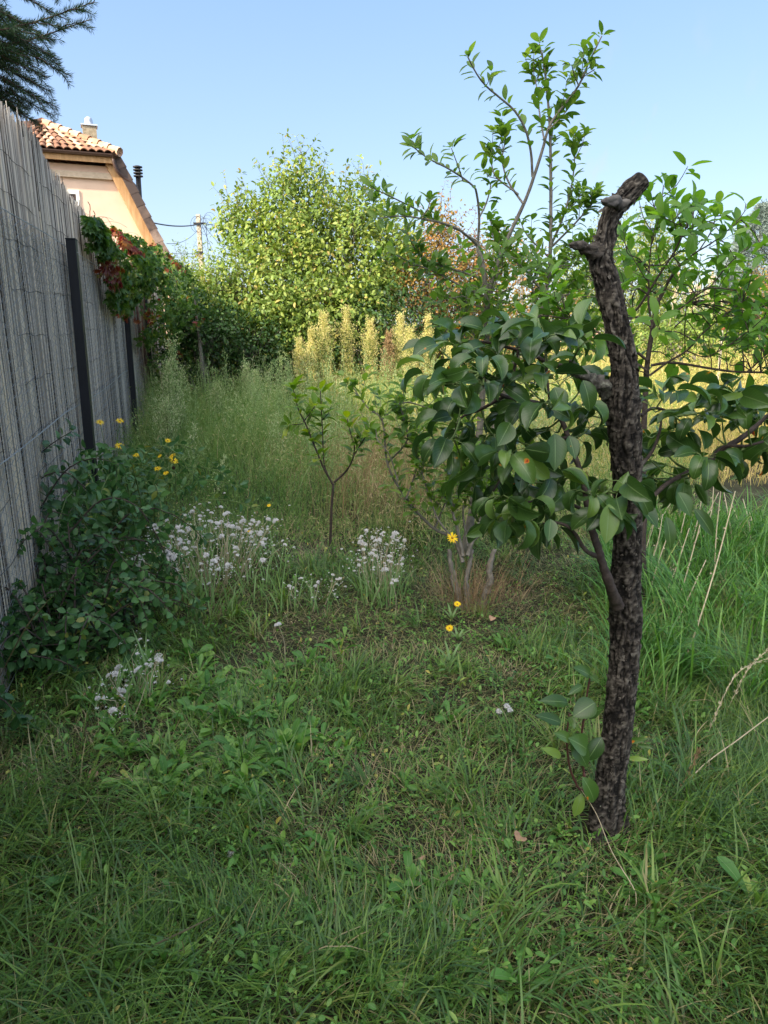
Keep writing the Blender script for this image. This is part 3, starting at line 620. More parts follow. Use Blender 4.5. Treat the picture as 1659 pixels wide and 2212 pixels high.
    tiles((ax + hw + bx + .1, .14, -.1), (ax + hw + bx + .1, D, -.1), (ax + hw + .02, D, ez + .02), (ax + hw + .02, .14, ez + .02), .22, 22, mb)
    tiles((ax - hw - bx - .1, D, -.1), (ax - hw - bx - .1, .14, -.1), (ax - hw - .02, .14, ez + .02), (ax - hw - .02, D, ez + .02), .22, 22, mb)
    subpart(mb, 'side_slope', M['tile'], rf)
    mb = MB()                                               # hip and ridge caps
    for a, b in ((A, Pk), (B, Pk), (Pk, (ax, D, pz))):
        a, b = np.array(a), np.array(b); n = max(2, int(np.linalg.norm(b - a) / .32))
        for j in range(n):
            p = a + (b - a) * j / n; q = a + (b - a) * (j + 1.1) / n
            tube(mb, X([p + [0, 0, .06], q + [0, 0, .045]]), [.125, .1], 8, tint=rng.random())
    subpart(mb, 'ridge_tiles', M['tile'], rf)
    mb = MB()                                               # stepped edge tiles on the verge
    for sgn in (1, -1):
        mb = MB(); a = np.array([ax + sgn * (hw + .05), ez + .03]); b = np.array([ax + sgn * (hw + bx + .05), .0]); n = 19 if sgn > 0 else 1; d = (b - a) / n; nn = np.array([-d[1], d[0]]); nn = nn / np.linalg.norm(nn) * sgn
        for j in range(n):
            p = a + d * j; q = p + d * 1.06; o1, o2 = .075, .045
            qs = [p - nn * .17, q - nn * .17, q + nn * o1, p + nn * o2]
            v = [(x, -.02, z) for x, z in qs] + [(x, .119, z) for x, z in qs]
            mb.add(X(v), [[0, 1, 2, 3], [7, 6, 5, 4], [0, 4, 5, 1], [1, 5, 6, 2], [2, 6, 7, 3], [3, 7, 4, 0]], rng.random())
        subpart(mb, 'verge_tiles', M['oldtile'], rf)
    # chimney and flue
    c = Wp(195, 300, 15.4 * k + 2.6); lc = np.array([(c - O) @ U, (c - O) @ V]); mb = MB(); topz = c[2] + .33 * 1.0
    box(mb, (lc[0] - .2, lc[1] - .2, 5.6), (lc[0] + .2, lc[1] + .2, topz), X); ch = child(mb, 'chimney', M['chim'], root)
    mb = MB(); box(mb, (lc[0] - .24, lc[1] - .24, topz + .001), (lc[0] + .24, lc[1] + .24, topz + .04), X); subpart(mb, 'cap_slab', M['zinc'], ch)
    mb = MB(); cc = X([(lc[0], lc[1], topz + .04)])[0]; tube(mb, [cc, cc + [0, 0, .12], cc + [0, 0, .15], cc + [0, 0, .2], cc + [0, 0, .24]], [.13, .12, .12, .10, .05], 12); subpart(mb, 'cowl', M['zinc'], ch, True)
    b = Wp(298, 412, 23.3); t_ = Wp(297, 358, 23.3); mb = MB(); tube(mb, [b - [0, 0, 1.6], t_], .075, 10)
    for i in range(4): z = t_ - [0, 0, .05 + i * .085]; tube(mb, [z, z + [0, 0, .03]], [.14, .14], 12)
    child(mb, 'flue_pipe', M['black'], root)
build_house()

# ------------------------------------------------------------------ tall unseen house added left of the viewpoint to throw shade over the garden
def build_shade_house():
    O = np.array([-4.6, 2.3, 0]); root = thing('shade_caster_house', O + [-4, -5, 0], 'unseen tall plastered house with hipped tile roof, added left of the garden as shade caster', 'house')
    mb = MB(); box(mb, (-10.6, -6.4, 0), (-4.6, .7, 7.8)); child(mb, 'wall', M['plaster'], root)
    for (y0) in (-5.2, -2.2):
        for z0 in (1.0, 4.2):
            mb = MB(); box(mb, (-4.597, y0, z0), (-4.55, y0 + 1.2, z0 + 1.4)); wn = child(mb, 'window', M['white'], root)
            mb = MB(); box(mb, (-4.549, y0 + .08, z0 + .08), (-4.54, y0 + 1.12, z0 + 1.32)); subpart(mb, 'pane', M['glass'], wn)
    v = [(-11, -6.8, 7.803), (-4.3, -6.8, 7.803), (-4.3, 1.0, 7.803), (-11, 1.0, 7.803), (-7.6, -4, 9.0), (-7.6, -1, 9.0)]
    mb = MB(); mb.add(v, [[0, 1, 2, 3], [1, 2, 5, 4], [3, 0, 4, 5]]); mb.faces(np.array([[0, 1, 4], [2, 3, 5]])); child(mb, 'roof', M['tile'], root)
build_shade_house()

# ------------------------------------------------------------------ utility pole with cables
def build_pole():
    f = 34; b = Wp(439, 640, f); t = Wp(438, 463, f); b = np.array([b[0], f, 0]); root = thing('utility_pole', b, 'slim pale utility pole with cables rising beyond the big green bush', 'pole')
    mb = MB(); wd = .12; q = []
    for z, w_ in ((0, .13), (t[2], .085)): q += [(b[0] - w_, f - w_ * .8, z), (b[0] + w_, f - w_ * .8, z), (b[0] + w_, f + w_ * .8, z), (b[0] - w_, f + w_ * .8, z)]
    mb.add(q, [[0, 1, 5, 4], [1, 2, 6, 5], [2, 3, 7, 6], [3, 0, 4, 7], [4, 5, 6, 7]]); child(mb, 'shaft', M['polewood'], root)
    def cable(p, q, sag, r=.016):
        s = np.linspace(0, 1, 24)[:, None]; P = p + (q - p) * s; P[:, 2] -= sag * 4 * (s * (1 - s))[:, 0]; m = MB(); tube(m, P, r, 4, cap=False); return m
    a = Wp(438, 483, f) - [0, .12, 0]; c2 = Wp(438, 545, f) - [0, .12, 0]; H_ = Wp(325, 480, 24)
    for p, q, s, r in ((a, H_, .12, .022), (a + [0, 0, -.02], Wp(360, 526, 24), .25, .009), (c2, Wp(330, 540, 24), .1, .009), (c2 - [0, 0, .12], Wp(330, 548, 24), .1, .008), (a, Wp(520, 560, 60), .3, .012), (a, Wp(900, 480, 70), .8, .012), (a - [0, 0, .1], Wp(500, 610, 44), .3, .01)):
        child(cable(p, q, s, r), 'cable', M['black'], root)
    m = MB()
    for i in range(7):
        c = a + [rng.uniform(-.25, .4), .0, rng.uniform(-.2, .15)]; th = np.linspace(0, 6.28, 14); rr = rng.uniform(.15, .38)
        tube(m, np.stack([c[0] + rr * np.cos(th) * .8, c[1] + .05 * np.sin(th), c[2] + rr * np.sin(th)], 1), .008, 3, cap=False)
    tube(m, [a + [.16, 0, 0], a + [.2, 0, -1.2], a + [.17, 0, -2.6]], .011, 4); child(m, 'cable_loop', M['black'], root)
    m = MB(); box(m, (b[0] - .2, f - .16, a[2] - .05), (b[0] + .34, f - .125, a[2] + .03)); box(m, (b[0] - .15, f - .16, c2[2] - .04), (b[0] + .15, f - .125, c2[2] + .03)); child(m, 'bracket', M['black'], root)
build_pole()

# ------------------------------------------------------------------ trees and bushes behind the meadow
def px_lobe(px, py, f, rx, rz, ry=None):
    """lobe centred where px,py shows at f; radii in view pixels"""
    c = Wp(px, py, f); s = (f * cp + (H - c[2]) * sp) / FPX
    return (c[0], c[1], c[2], rx * s, (ry if ry is not None else (rx + rz) * .5) * s, rz * s)
def bush(name, label, cat, mat, lobes, ncl, per, L, trunks=3, tint=(0, 1), seed=1, spread=.14, bark='greybark', group=None, shoots=0, **kw):
    lo = np.array(lobes); c = lo[:, :3].mean(0); root = thing(name, (c[0], c[1], 0), label, cat, group)
    mb = MB(); st = MB(); C = crown(mb, lobes, ncl, per, L, spread=spread, tint=tint, seed=seed, stems=st, **kw)
    for q in range(shoots):                         # leafy shoots standing out of the crown
        i = lo[rng.integers(len(lo))]; d = rdir(1)[0]; d[2] = abs(d[2]) + .4; d = d / np.linalg.norm(d)
        a = i[:3] + d * i[3:] * .9; P = [a]; v = d * .6 + np.array([0, 0, .6])
        for s in range(4): v = nrm(v + rng.normal(0, .18, 3)); P.append(P[-1] + v * rng.uniform(.08, .16))
        tube(st, P, [.006, .005, .004, .003, .002], 3, cap=False)
        leafy(mb, P, L * .55, L, L_MID, .52, .6, tint=tint, droop=.35, whorl=1)
    child(mb, 'crown', mat, root)
    for i in range(trunks):
        j = lo[rng.integers(len(lo))]; b = np.array([c[0] + rng.normal(0, .18), c[1] + rng.normal(0, .18), -.05]); t = j[:3] + rng.normal(0, .12, 3); t[2] = min(t[2], j[2] + .2 * j[5])
        tube(st, [b, b * .6 + t * .4 + rng.normal(0, .12, 3), t], [.055, .04, .015], 6, .15, cap=False)
    child(st, 'trunk', M[bark], root)
    return root
bush('big_bush', 'tall rounded bush with dense sunlit yellow green leaves in the middle distance', 'bush', M['bush'],
     [px_lobe(620, 620, 14.2, 145, 150), px_lobe(640, 480, 14.4, 85, 110), px_lobe(760, 560, 14.4, 140, 120), px_lobe(545, 500, 14.4, 55, 75), px_lobe(640, 400, 14.5, 42, 55), px_lobe(770, 455, 14.6, 70, 55),
      px_lobe(850, 560, 14.6, 55, 55), px_lobe(540, 640, 13.8, 110, 90), px_lobe(700, 680, 14.0, 170, 90), px_lobe(820, 640, 14.5, 70, 80), px_lobe(500, 470, 14.2, 18, 30), px_lobe(610, 740, 14.4, 190, 90)],
     4300, 12, .095, 6, seed=11, shoots=60, spread=.14, inner=.3)
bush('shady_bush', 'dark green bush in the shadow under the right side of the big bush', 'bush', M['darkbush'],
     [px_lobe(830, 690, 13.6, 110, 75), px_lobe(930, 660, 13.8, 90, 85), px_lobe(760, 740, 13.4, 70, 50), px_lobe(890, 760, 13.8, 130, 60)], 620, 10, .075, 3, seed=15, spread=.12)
bush('orange_tree', 'small tree with orange brown autumn leaves behind the big bush', 'tree', M['orange'],
     [px_lobe(955, 560, 14.2, 75, 75), px_lobe(950, 485, 14.3, 28, 45), px_lobe(1000, 640, 14.2, 85, 70), px_lobe(915, 640, 14.0, 60, 60), px_lobe(1045, 570, 14.4, 55, 50), px_lobe(1000, 720, 14.4, 130, 60)], 1500, 11, .07, 4, seed=19, shoots=16)
bush('orange_tree', 'rusty leaved treetop showing between the plum stems and the dead trunk', 'tree', M['orange'],
     [px_lobe(1130, 590, 19, 60, 65), px_lobe(1110, 540, 19, 22, 35), px_lobe(1170, 660, 19, 90, 60), px_lobe(1100, 720, 19, 100, 60)], 340, 9, .085, 2, seed=23, shoots=8)
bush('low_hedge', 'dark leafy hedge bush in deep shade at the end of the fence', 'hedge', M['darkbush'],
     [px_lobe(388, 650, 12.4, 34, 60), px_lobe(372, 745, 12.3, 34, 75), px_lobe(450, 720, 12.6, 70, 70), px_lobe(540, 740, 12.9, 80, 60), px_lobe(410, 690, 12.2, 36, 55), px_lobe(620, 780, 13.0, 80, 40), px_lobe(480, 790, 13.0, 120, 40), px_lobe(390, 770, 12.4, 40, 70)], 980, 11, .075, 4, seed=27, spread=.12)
bush('sunlit_bush', 'low yellow green bush in sunlight between the creeper and the big bush', 'bush', M['bush'],
     [px_lobe(440, 640, 13.6, 55, 40), px_lobe(500, 610, 13.8, 50, 50), px_lobe(410, 600, 15.0, 35, 35), px_lobe(470, 690, 13.5, 80, 45)], 420, 10, .07, 2, seed=31, shoots=14)
bush('pale_shrub', 'pale feathery shrub at the foot of the utility pole', 'bush', M['bush'],
     [px_lobe(405, 585, 20, 32, 40), px_lobe(450, 615, 20, 40, 30), px_lobe(385, 610, 21, 20, 40)], 240, 9, .07, 2, tint=(.1, .7), seed=35, shoots=22)
bush('cypress_tree', 'yellow green feathery conifer behind the bent dead trunk', 'tree', M['cypress'],
     [px_lobe(1360, 590, 21, 110, 90), px_lobe(1330, 520, 21, 55, 60), px_lobe(1400, 540, 21, 60, 60), px_lobe(1260, 600, 21, 60, 60), px_lobe(1445, 610, 21, 45, 60), px_lobe(1340, 690, 21, 150, 70)], 1900, 14, .10, 3, seed=39, shoots=70, spread=.15, wr=.32, tpl=L_MID)
def conifer_tree(name, label, mat, cx, f, top, base_w, n, L=.06, seed=3):
    t = Wp(cx, top, f); x0, h = t[0], t[2]; root = thing(name, (x0, f, 0), label, 'tree'); mb = MB()
    z = h * rng.random(n) ** .75; th = rng.uniform(0, 6.283, n); r = base_w * (1 - z / h) ** .8 * (1 + .22 * np.sin(th * 5 + z * 7) + .2 * vnoise(np.stack([th * 2, z * 2.5, 0 * z], 1), seed)) + .03
    rr = r * rng.uniform(.35, 1.0, n) ** .4; C = np.stack([x0 + rr * np.cos(th), f + rr * np.sin(th), z * .98 - rr * .12 + .1], 1)
    per = 16; P = np.repeat(C, per, 0) + rng.normal(0, .07, (n * per, 3)); out = np.repeat(np.stack([np.cos(th), np.sin(th), 0 * th + .25], 1), per, 0)
    Y = nrm(out + rdir(n * per) * .8); leaves(mb, P, Y, rdir(n * per), L * rng.uniform(.7, 1.4, n * per), L * .22, L_TINY, np.repeat(rng.random(n), per) * .6 + rng.random(n * per) * .4)
    child(mb, 'crown', mat, root); mb = MB(); tube(mb, [(x0, f, -.05), (x0, f, h * .9)], [base_w * .08, .02], 8); child(mb, 'trunk', M['greybark'], root)
conifer_tree('blue_spruce', 'blue grey spruce at the right edge of the picture', M['spruce'], 1650, 27, 445, 2.5, 2400, .13)
conifer_tree('blue_spruce', 'lower blue grey spruce left of the taller spruce', M['spruce'], 1585, 25, 585, 1.3, 1000, .11, 9)
bush('autumn_bush', 'reddish orange bush below the blue spruce at the right edge', 'bush', M['orange'],
     [px_lobe(1630, 660, 17, 50, 60), px_lobe(1680, 640, 17, 60, 70), px_lobe(1640, 740, 17, 70, 60)], 420, 9, .075, 2, tint=(0, .8), seed=43, shoots=8)
bush('right_bush', 'yellow green bush behind the thin white post', 'bush', M['bush'],
     [px_lobe(1545, 740, 15.5, 60, 60), px_lobe(1600, 780, 15, 65, 55), px_lobe(1500, 700, 16, 60, 60), px_lobe(1660, 800, 15, 60, 60), px_lobe(1560, 830, 14.6, 80, 40), px_lobe(1440, 740, 16, 70, 50)], 900, 10, .08, 3, seed=47, shoots=12, tint=(0, .8))
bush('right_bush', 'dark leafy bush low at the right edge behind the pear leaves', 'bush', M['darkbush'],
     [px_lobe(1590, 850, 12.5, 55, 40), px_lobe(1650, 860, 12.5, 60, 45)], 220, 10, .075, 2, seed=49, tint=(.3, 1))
bush('far_hedge', 'distant mixed green hedge behind the small tiled roof', 'hedge', M['bush'],
     [px_lobe(1150, 690, 25, 120, 50), px_lobe(1320, 700, 26, 130, 45), px_lobe(1450, 690, 25, 90, 50), px_lobe(1560, 690, 24, 100, 45), px_lobe(1240, 770, 20, 180, 40), px_lobe(1420, 780, 19, 120, 40)], 1000, 10, .12, 2, tint=(0, .7), seed=51, spread=.2)
bush('far_hedge', 'far hedge line closing the garden at the right beyond the frame', 'hedge', M['darkbush'],
     [(14, 24, 1.2, 3, 2, 1.6), (18, 22, 1.2, 3, 2, 1.8)], 200, 10, .16, 2, seed=53, spread=.25)
# dark boards glimpsed under the hedge
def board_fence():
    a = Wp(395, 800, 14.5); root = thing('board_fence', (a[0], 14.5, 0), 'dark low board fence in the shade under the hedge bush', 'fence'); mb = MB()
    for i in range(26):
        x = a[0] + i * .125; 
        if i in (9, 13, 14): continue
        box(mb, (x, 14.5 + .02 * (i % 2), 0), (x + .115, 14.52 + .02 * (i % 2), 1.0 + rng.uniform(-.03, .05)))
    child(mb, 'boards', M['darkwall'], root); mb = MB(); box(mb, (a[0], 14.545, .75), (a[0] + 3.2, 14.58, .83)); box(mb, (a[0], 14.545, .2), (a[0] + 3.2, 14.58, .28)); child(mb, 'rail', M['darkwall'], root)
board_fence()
# far tiled roof and white post
def far_shed():
    f = 23; c = Wp(1262, 735, f); s = (f * cp) / FPX; w_ = 40 * s; z0, z1 = c[2], Wp(1262, 713, f)[2]
    root = thing('garden_shed', (c[0], f, 0), 'little shed with orange tiled roof far behind left of the dead trunk', 'shed'); mb = MB()
    box(mb, (c[0] - w_, f, 0), (c[0] + w_, f + 2, z0)); child(mb, 'wall', M['plaster'], root); mb = MB()
    v = [(c[0] - w_ - .2, f - .3, z0), (c[0] + w_ + .2, f - .3, z0), (c[0] + w_ + .2, f + 1, z1), (c[0] - w_ - .2, f + 1, z1), (c[0] + w_ + .2, f + 2.3, z0), (c[0] - w_ - .2, f + 2.3, z0)]
    v = v + [(x, y, z + .05) for x, y, z in v]
    mb.add(v, [[6, 7, 8, 9], [9, 8, 10, 11], [0, 3, 2, 1], [3, 5, 4, 2], [0, 1, 7, 6], [5, 11, 10, 4], [1, 2, 8, 7], [2, 4, 10, 8], [0, 6, 9, 3], [3, 9, 11, 5]], .7)
    child(mb, 'roof', M['tile'], root)
    mb = MB(); b = Wp(1298, 740, 22); box(mb, (b[0] - .06, 21.9, 0), (b[0] + .06, 22.02, Wp(1298, 672, 22)[2])); box(mb, (b[0] - .09, 21.87, Wp(1298, 672, 22)[2] + .001), (b[0] + .09, 22.05, Wp(1298, 669, 22)[2] + .02))
    o = mb.build('white_post', M['white'], None); tag(o, 'white painted square post standing beside the little tiled shed', 'post')
far_shed()
def thin_post():
    f = 11.5; b = Wp(1557, 800, f); t = Wp(1560, 712, f); root = thing('thin_post', (b[0], f, 0), 'thin pale post with a rusty cap at the right behind the cherry branches', 'post')
    mb = MB(); tube(mb, [(b[0], f, 0), t], .02, 8); child(mb, 'shaft', M['polewood'], root); mb = MB(); tube(mb, [t, t + [0, 0, .02], t + [0, 0, .05], t + [0, 0, .07]], [.04, .045, .04, .02], 8); child(mb, 'cap', M['rust'], root)
thin_post()
def plume_grass(px, top, f, n, label):
    c = Wp(px, top, f); root = thing('plume_grass', (c[0], f, 0), label, 'grass plant', 'tall plume grasses behind the garden'); st = MB(); pl = MB()
    for i in range(n):
        b = np.array([c[0] + rng.normal(0, .25), f + rng.normal(0, .25), 0]); t = b + [rng.normal(0, .25), 0, c[2] * rng.uniform(.8, 1.0)]; tube(st, [b, (b + t) / 2 + [rng.normal(0, .06), 0, 0], t], .008, 3, .3, cap=False)
        m = 150; s = rng.uniform(.72, 1, m); P = b + (t - b) * s[:, None] + rng.normal(0, .02, (m, 3)); leaves(pl, P, np.array([0, 0, 1.]) + rdir(m) * .45, rdir(m), .10, .016, L_TINY, rng.random(m))
    child(st, 'stem', M['dry'], root); child(pl, 'plume', M['dry'], root)
plume_grass(1500, 585, 19, 7, 'pale pinkish plume grass left of the blue spruces')
plume_grass(1535, 610, 18, 6, 'shorter pale plume grass just left of the lower spruce')

# ------------------------------------------------------------------ fir reaching over the fence
def build_fir():
    base = np.array([-4.0, 4.1, 0]); root = thing('fir_tree', base, 'dark green fir with drooping needled boughs over the top left of the fence', 'tree')
    mb = MB(); tube(mb, [base + [0, 0, -.05], base + [.05, 0, 2.5], base + [0, .05, 5.6]], [.13, .09, .02], 10, .3, rough=.1); child(mb, 'trunk', M['twig'], root)
    nd = MB(); tw = MB()
    def needles(P, dens=520, L=.040):
        Q = catmull(P, .02); d = np.concatenate([[0], np.cumsum(np.linalg.norm(np.diff(Q, axis=0), axis=1))]); n = int(d[-1] * dens * 1.5); s = np.sort(rng.uniform(0, d[-1], n))
        X = np.stack([np.interp(s, d, Q[:, k]) for k in range(3)], 1); T, N, B = frames(Q); T = nrm(np.stack([np.interp(s, d, T[:, k]) for k in range(3)], 1))
        th = rng.uniform(0, 6.28, n); N = nrm(np.cross(T, [0.1, .2, 1.])); B = np.cross(T, N)
        rad = N * (np.cos(th) * 1.0)[:, None] + B * (np.sin(th) * .55)[:, None]
        Y = nrm(T * .75 + nrm(rad)); leaves(nd, X, Y, rdir(n), L * rng.uniform(.75, 1.15, n), .0028, L_TINY, rng.random(n))
    def bough(P, subs, sl, r0=.012):
        P = np.array(P); Q = catmull(P, .04); n = len(Q); tube(tw, Q, np.linspace(r0, .0025, n), 5, cap=False, tint=.5)
        k = n // 3; needles(Q[k:], 600)
        for i in range(subs):
            u = (i + .5) / subs; j = int(n * (.12 + .84 * u)) ; j = min(j, n - 2); T = nrm(Q[j + 1] - Q[j]); side = nrm(np.cross(T, [0, 0, 1.])) * (1 if i % 2 else -1)
            l = sl * (1 - .72 * u) * rng.uniform(.75, 1.2); v = nrm(T * .8 + side * .75 + rng.normal(0, .12, 3) + np.array([0, 0, -.1])); p = Q[j]; q = [p, p + v * l * .5, p + v * l + T * l * .12 - np.array([0, 0, l * .18])]
            tube(tw, q, [.004, .003, .0018], 3, cap=False); needles(np.array(q), 560)
            if l > .22:
                for g in (-1, 1):
                    s2 = nrm(np.cross(v, [0, 0, 1.])) * g; v2 = nrm(v * .8 + s2 * .7 + rng.normal(0, .1, 3)); a = p + v * l * .45; q2 = [a, a + v2 * l * .22, a + v2 * l * .4 - np.array([0, 0, .02])]; needles(np.array(q2), 520)
    tips = [(205, 4, 4.6), (196, 42, 4.7), (112, 92, 4.9), (128, 130, 4.6), (154, 165, 4.8), (105, 168, 5.1), (112, 200, 5.0), (124, 232, 4.9), (118, 250, 5.2), (84, 266, 5.1), (70, 60, 4.4), (60, 150, 4.5), (40, 235, 5.0)]
    tips = tips + [(x - 26 + 9 * math.sin(i * 3.1), y - 22 + 12 * math.sin(i * 1.7), f + .12) for i, (x, y, f) in enumerate(tips[2:])] + [(x - 55 + 11 * math.sin(i * 2.3), y - 12 + 16 * math.sin(i * 1.9), f + .2) for i, (x, y, f) in enumerate(tips)]
    for i, (x, y, f) in enumerate(tips):
        t = Wp(x, y, f); fl = i < 2
        a = Wp(x - 300, y + (60 if fl else -120), f - .45); m = Wp(x - 150, y + (48 if fl else -75), f - .2)
        b0 = np.array([-4.0, 4.1, a[2] + .25]); bough([b0 * .5 + a * .5, a, m, t], 13 if i < 10 else 9, .42 if i < 10 else .3)
    for i in range(34):           # boughs out of the picture
        z = rng.uniform(1.0, 5.2); th = rng.uniform(0, 6.28)
        if -0.9 < th - 6.28 < 0 or th < .9: z = max(z, 3.6)
        l = (5.7 - z) * .38 + .25; d = np.array([math.cos(th), math.sin(th), 0]); p = base + [0, 0, z]
        bough([p, p + d * l * .5 + [0, 0, .03], p + d * l - [0, 0, l * .3]], 7, .4)
    child(tw, 'bough', M['redtwig'], root); child(nd, 'needles', M['conifer'], root)
build_fir()

# ------------------------------------------------------------------ old cut pear tree in front
def c3(x, y): return 829.5 + x * .5, 663.6 + y * .5
def build_pear():
    f0 = 1.87; g = Gp(1306, 1790); root = thing('pear_tree', (g[0], g[1], 0), 'old dark barked pear tree with sawn bent top and glossy rust spotted leaves in front', 'tree')
    prof = [(1860, 1302, 92), (1790, 1306, 80), (1720, 1310, 70), (1650, 1324, 68), (1560, 1335, 66), (1480, 1343, 66), (1400, 1350, 70), (1330, 1352, 72), (1270, 1349, 72), (1200, 1355, 66), (1100, 1357, 64), (1000, 1353, 70), (930, 1350, 76), (870, 1346, 74), (800, 1349, 60), (720, 1337, 58),
            (650, 1321, 58), (600, 1309, 57), (562, 1299, 56), (530, 1304, 46), (500, 1309, 43), (465, 1320, 43), (435, 1342, 46), (410, 1365, 46), (390, 1386, 43)]
    C = []
    for y, x, w_ in prof:
        f = f0 + .03 * math.sin(y * .006); p = Wp(x, y, f); C.append([*p, .47 * pxm(w_, f, p[2])])
    Q = catmull(C, .0045); P = Q[:, :3]; rad = Q[:, 3]; T, N, B = frames(P); ns = 96; th = np.arange(ns) / ns * 2 * math.pi
    s = np.concatenate([[0], np.cumsum(np.linalg.norm(np.diff(P, axis=0), axis=1))])
    TH, SS = np.meshgrid(th, s); cx_, cy_ = np.cos(TH), np.sin(TH)
    def nz(a, zs, seed, o=3): return fbm(np.stack([(cx_ * a).ravel(), (cy_ * a).ravel(), (SS * zs).ravel()], 1), o, seed).reshape(TH.shape)
    wx, wy, wz = nz(1.2, 9, 91) * 1.1, nz(1.2, 9, 92) * 1.1, nz(2.5, 16, 93) * 1.6
    def rz(a, zs, seed, o=3): return fbm(np.stack([(cx_ * a + wx).ravel(), (cy_ * a + wy).ravel(), (SS * zs + wz).ravel()], 1), o, seed).reshape(TH.shape)
    big = nz(1.3, 6, 2); lump = rz(2.2, 22, 8); fiss = (1 - np.clip(np.abs(rz(2.3, 12, 31, 2)) * 5.5, 0, 1)) ** 1.2; hc = (1 - np.clip(np.abs(rz(1.5, 62, 37, 2)) * 4.5, 0, 1)) ** 1.5; fine = rz(4, 150, 12, 2); mid = rz(3.5, 60, 61)
    endf = np.clip((s[-1] - s) / .03, .15, 1)[:, None]
    disp = (.0045 * big + .0034 * lump + .0026 * mid - .0065 * fiss - .0022 * hc + .0012 * fine) * endf
    barktint = np.clip(.60 + .35 * lump + .45 * mid + .45 * fine - .55 * fiss - .30 * hc, 0, 1)
    root_fl = np.clip(.34 - s, 0, 1)[:, None] ** 1.5 * .42 * np.maximum(0, np.sin(TH * 3 + 1))
    rr = rad[:, None] + disp + root_fl * .5
    knot = lambda s0, t0, a, w1, w2: a * np.exp(-((SS - s0) / w1) ** 2 - (np.angle(np.exp(1j * (TH - t0))) / w2) ** 2)
    rr = rr + knot(s[-1] - .10, 2.6, .010, .02, .7) + knot(s[-1] - .035, 0.4, .006, .018, 1.2) + knot(s[-1] - .16, 5.0, .008, .02, .6)
    for q in range(11): rr = rr + knot(rng.uniform(.2, 1.9), rng.uniform(0, 6.28), rng.uniform(-.006, .010), rng.uniform(.012, .04), rng.uniform(.2, .45))
    V = P[:, None] + rr[..., None] * (cx_[..., None] * N[:, None] + cy_[..., None] * B[:, None])
    n = len(P); i = np.arange(n - 1)[:, None] * ns; j = np.arange(ns)[None]; j2 = (j + 1) % ns
    mb = MB(); tn = barktint.ravel()
    mb.add(V.reshape(-1, 3), np.stack([i + j, i + j2, i + ns + j2, i + ns + j], -1).reshape(-1, 4), tn)
    # sawn end: slightly domed ring cap
    e = V[-1]; c = P[-1]; base = mb.n; prev = (n - 1) * ns
    for k, (sc_, up_) in enumerate(((.93, .004), (.80, .003))):
        ring = c + (e - c) * sc_ + T[-1] * up_; mb.v.append(ring); mb.t.append(np.full(ns, .6)); mb.u.append(np.zeros((ns, 2))); mb.n += ns
        mb.faces(np.stack([prev + np.arange(ns), prev + (np.arange(ns) + 1) % ns, base + k * ns + (np.arange(ns) + 1) % ns, base + k * ns + np.arange(ns)], -1)); prev = base + k * ns
    tr = child(mb, 'trunk', M['bark'], root, True)
    mb = MB(); ring = c + (e - c) * .8 + T[-1] * .003; rg = [ring, c + (e - c) * .5 + T[-1] * .006, c + (e - c) * .15 + T[-1] * .001]
    mb.add(np.vstack(rg + [(c + T[-1] * .0)[None]]), np.concatenate([np.stack([q * ns + np.arange(ns), q * ns + (np.arange(ns) + 1) % ns, (q + 1) * ns + (np.arange(ns) + 1) % ns, (q + 1) * ns + np.arange(ns)], -1) for q in (0, 1)]))
    mb.faces(np.stack([2 * ns + np.arange(ns), 2 * ns + (np.arange(ns) + 1) % ns, np.full(ns, 3 * ns)], -1)); subpart(mb, 'cut_face', M['cut'], tr)
    # peeling bark flakes
    mb = MB(); m = 620; ii = rng.integers(10, n - 10, m); jj = rng.integers(0, ns, m); p = V[ii, jj]; nn = nrm(p - P[ii]); tt = T[ii] * rng.choice([-1, 1], m)[:, None]
    sd = np.cross(tt, nn) * rng.choice([-1, 1], m)[:, None]; Y = nrm(sd * rng.uniform(.4, 1, m)[:, None] + tt * rng.uniform(-.6, .6, m)[:, None] + nn * rng.uniform(.02, .35, m)[:, None]); leaves(mb, p - nn * .001 - Y * .004, Y, nn, rng.uniform(.008, .022, m), rng.uniform(.005, .015, m), L_MID, rng.uniform(.3, 1, m), rng.uniform(-.6, .6, m))
    subpart(mb, 'bark_flakes', M['bark'], tr)['kind'] = 'stuff'
    # stubs
    def limb(pts, ws, fz, mat, name, rough=.35, ns_=22, par=None):
        q = []; 
        for (x, y), w_, f in zip(pts, ws, fz): p = Wp(x, y, f); q.append([*p, .5 * pxm(w_, f, p[2])])
        q = catmull(q, .006); m = MB(); P_ = q[:, :3]; 
        T_, N_, B_ = frames(P_); t_ = np.arange(ns_) / ns_ * 6.2832; r_ = q[:, 3:4] * np.clip(1 + rough * 3.6 * fbm(np.stack([(P_[:, 0:1] + q[:, 3:4] * np.cos(t_)).ravel() * 85, (P_[:, 1:2] + q[:, 3:4] * np.sin(t_)).ravel() * 85, (P_[:, 2:3] + 0 * t_).ravel() * 70], 1), 4, 4).reshape(len(q), ns_), .45, 2.0)
        Vv = P_[:, None] + r_[..., None] * (np.cos(t_)[None, :, None] * N_[:, None] + np.sin(t_)[None, :, None] * B_[:, None]); nn_ = len(q)
        i_ = np.arange(nn_ - 1)[:, None] * ns_; j_ = np.arange(ns_)[None]; k_ = (j_ + 1) % ns_
        m.add(Vv.reshape(-1, 3), np.stack([i_ + j_, i_ + k_, i_ + ns_ + k_, i_ + ns_ + j_], -1).reshape(-1, 4), .55)
        b_ = m.n; m.add(P_[-1][None], np.zeros((0, 3), int)) if False else None
        m.v.append(P_[-1][None]); m.t.append(np.array([.6])); m.u.append(np.zeros((1, 2))); m.n += 1
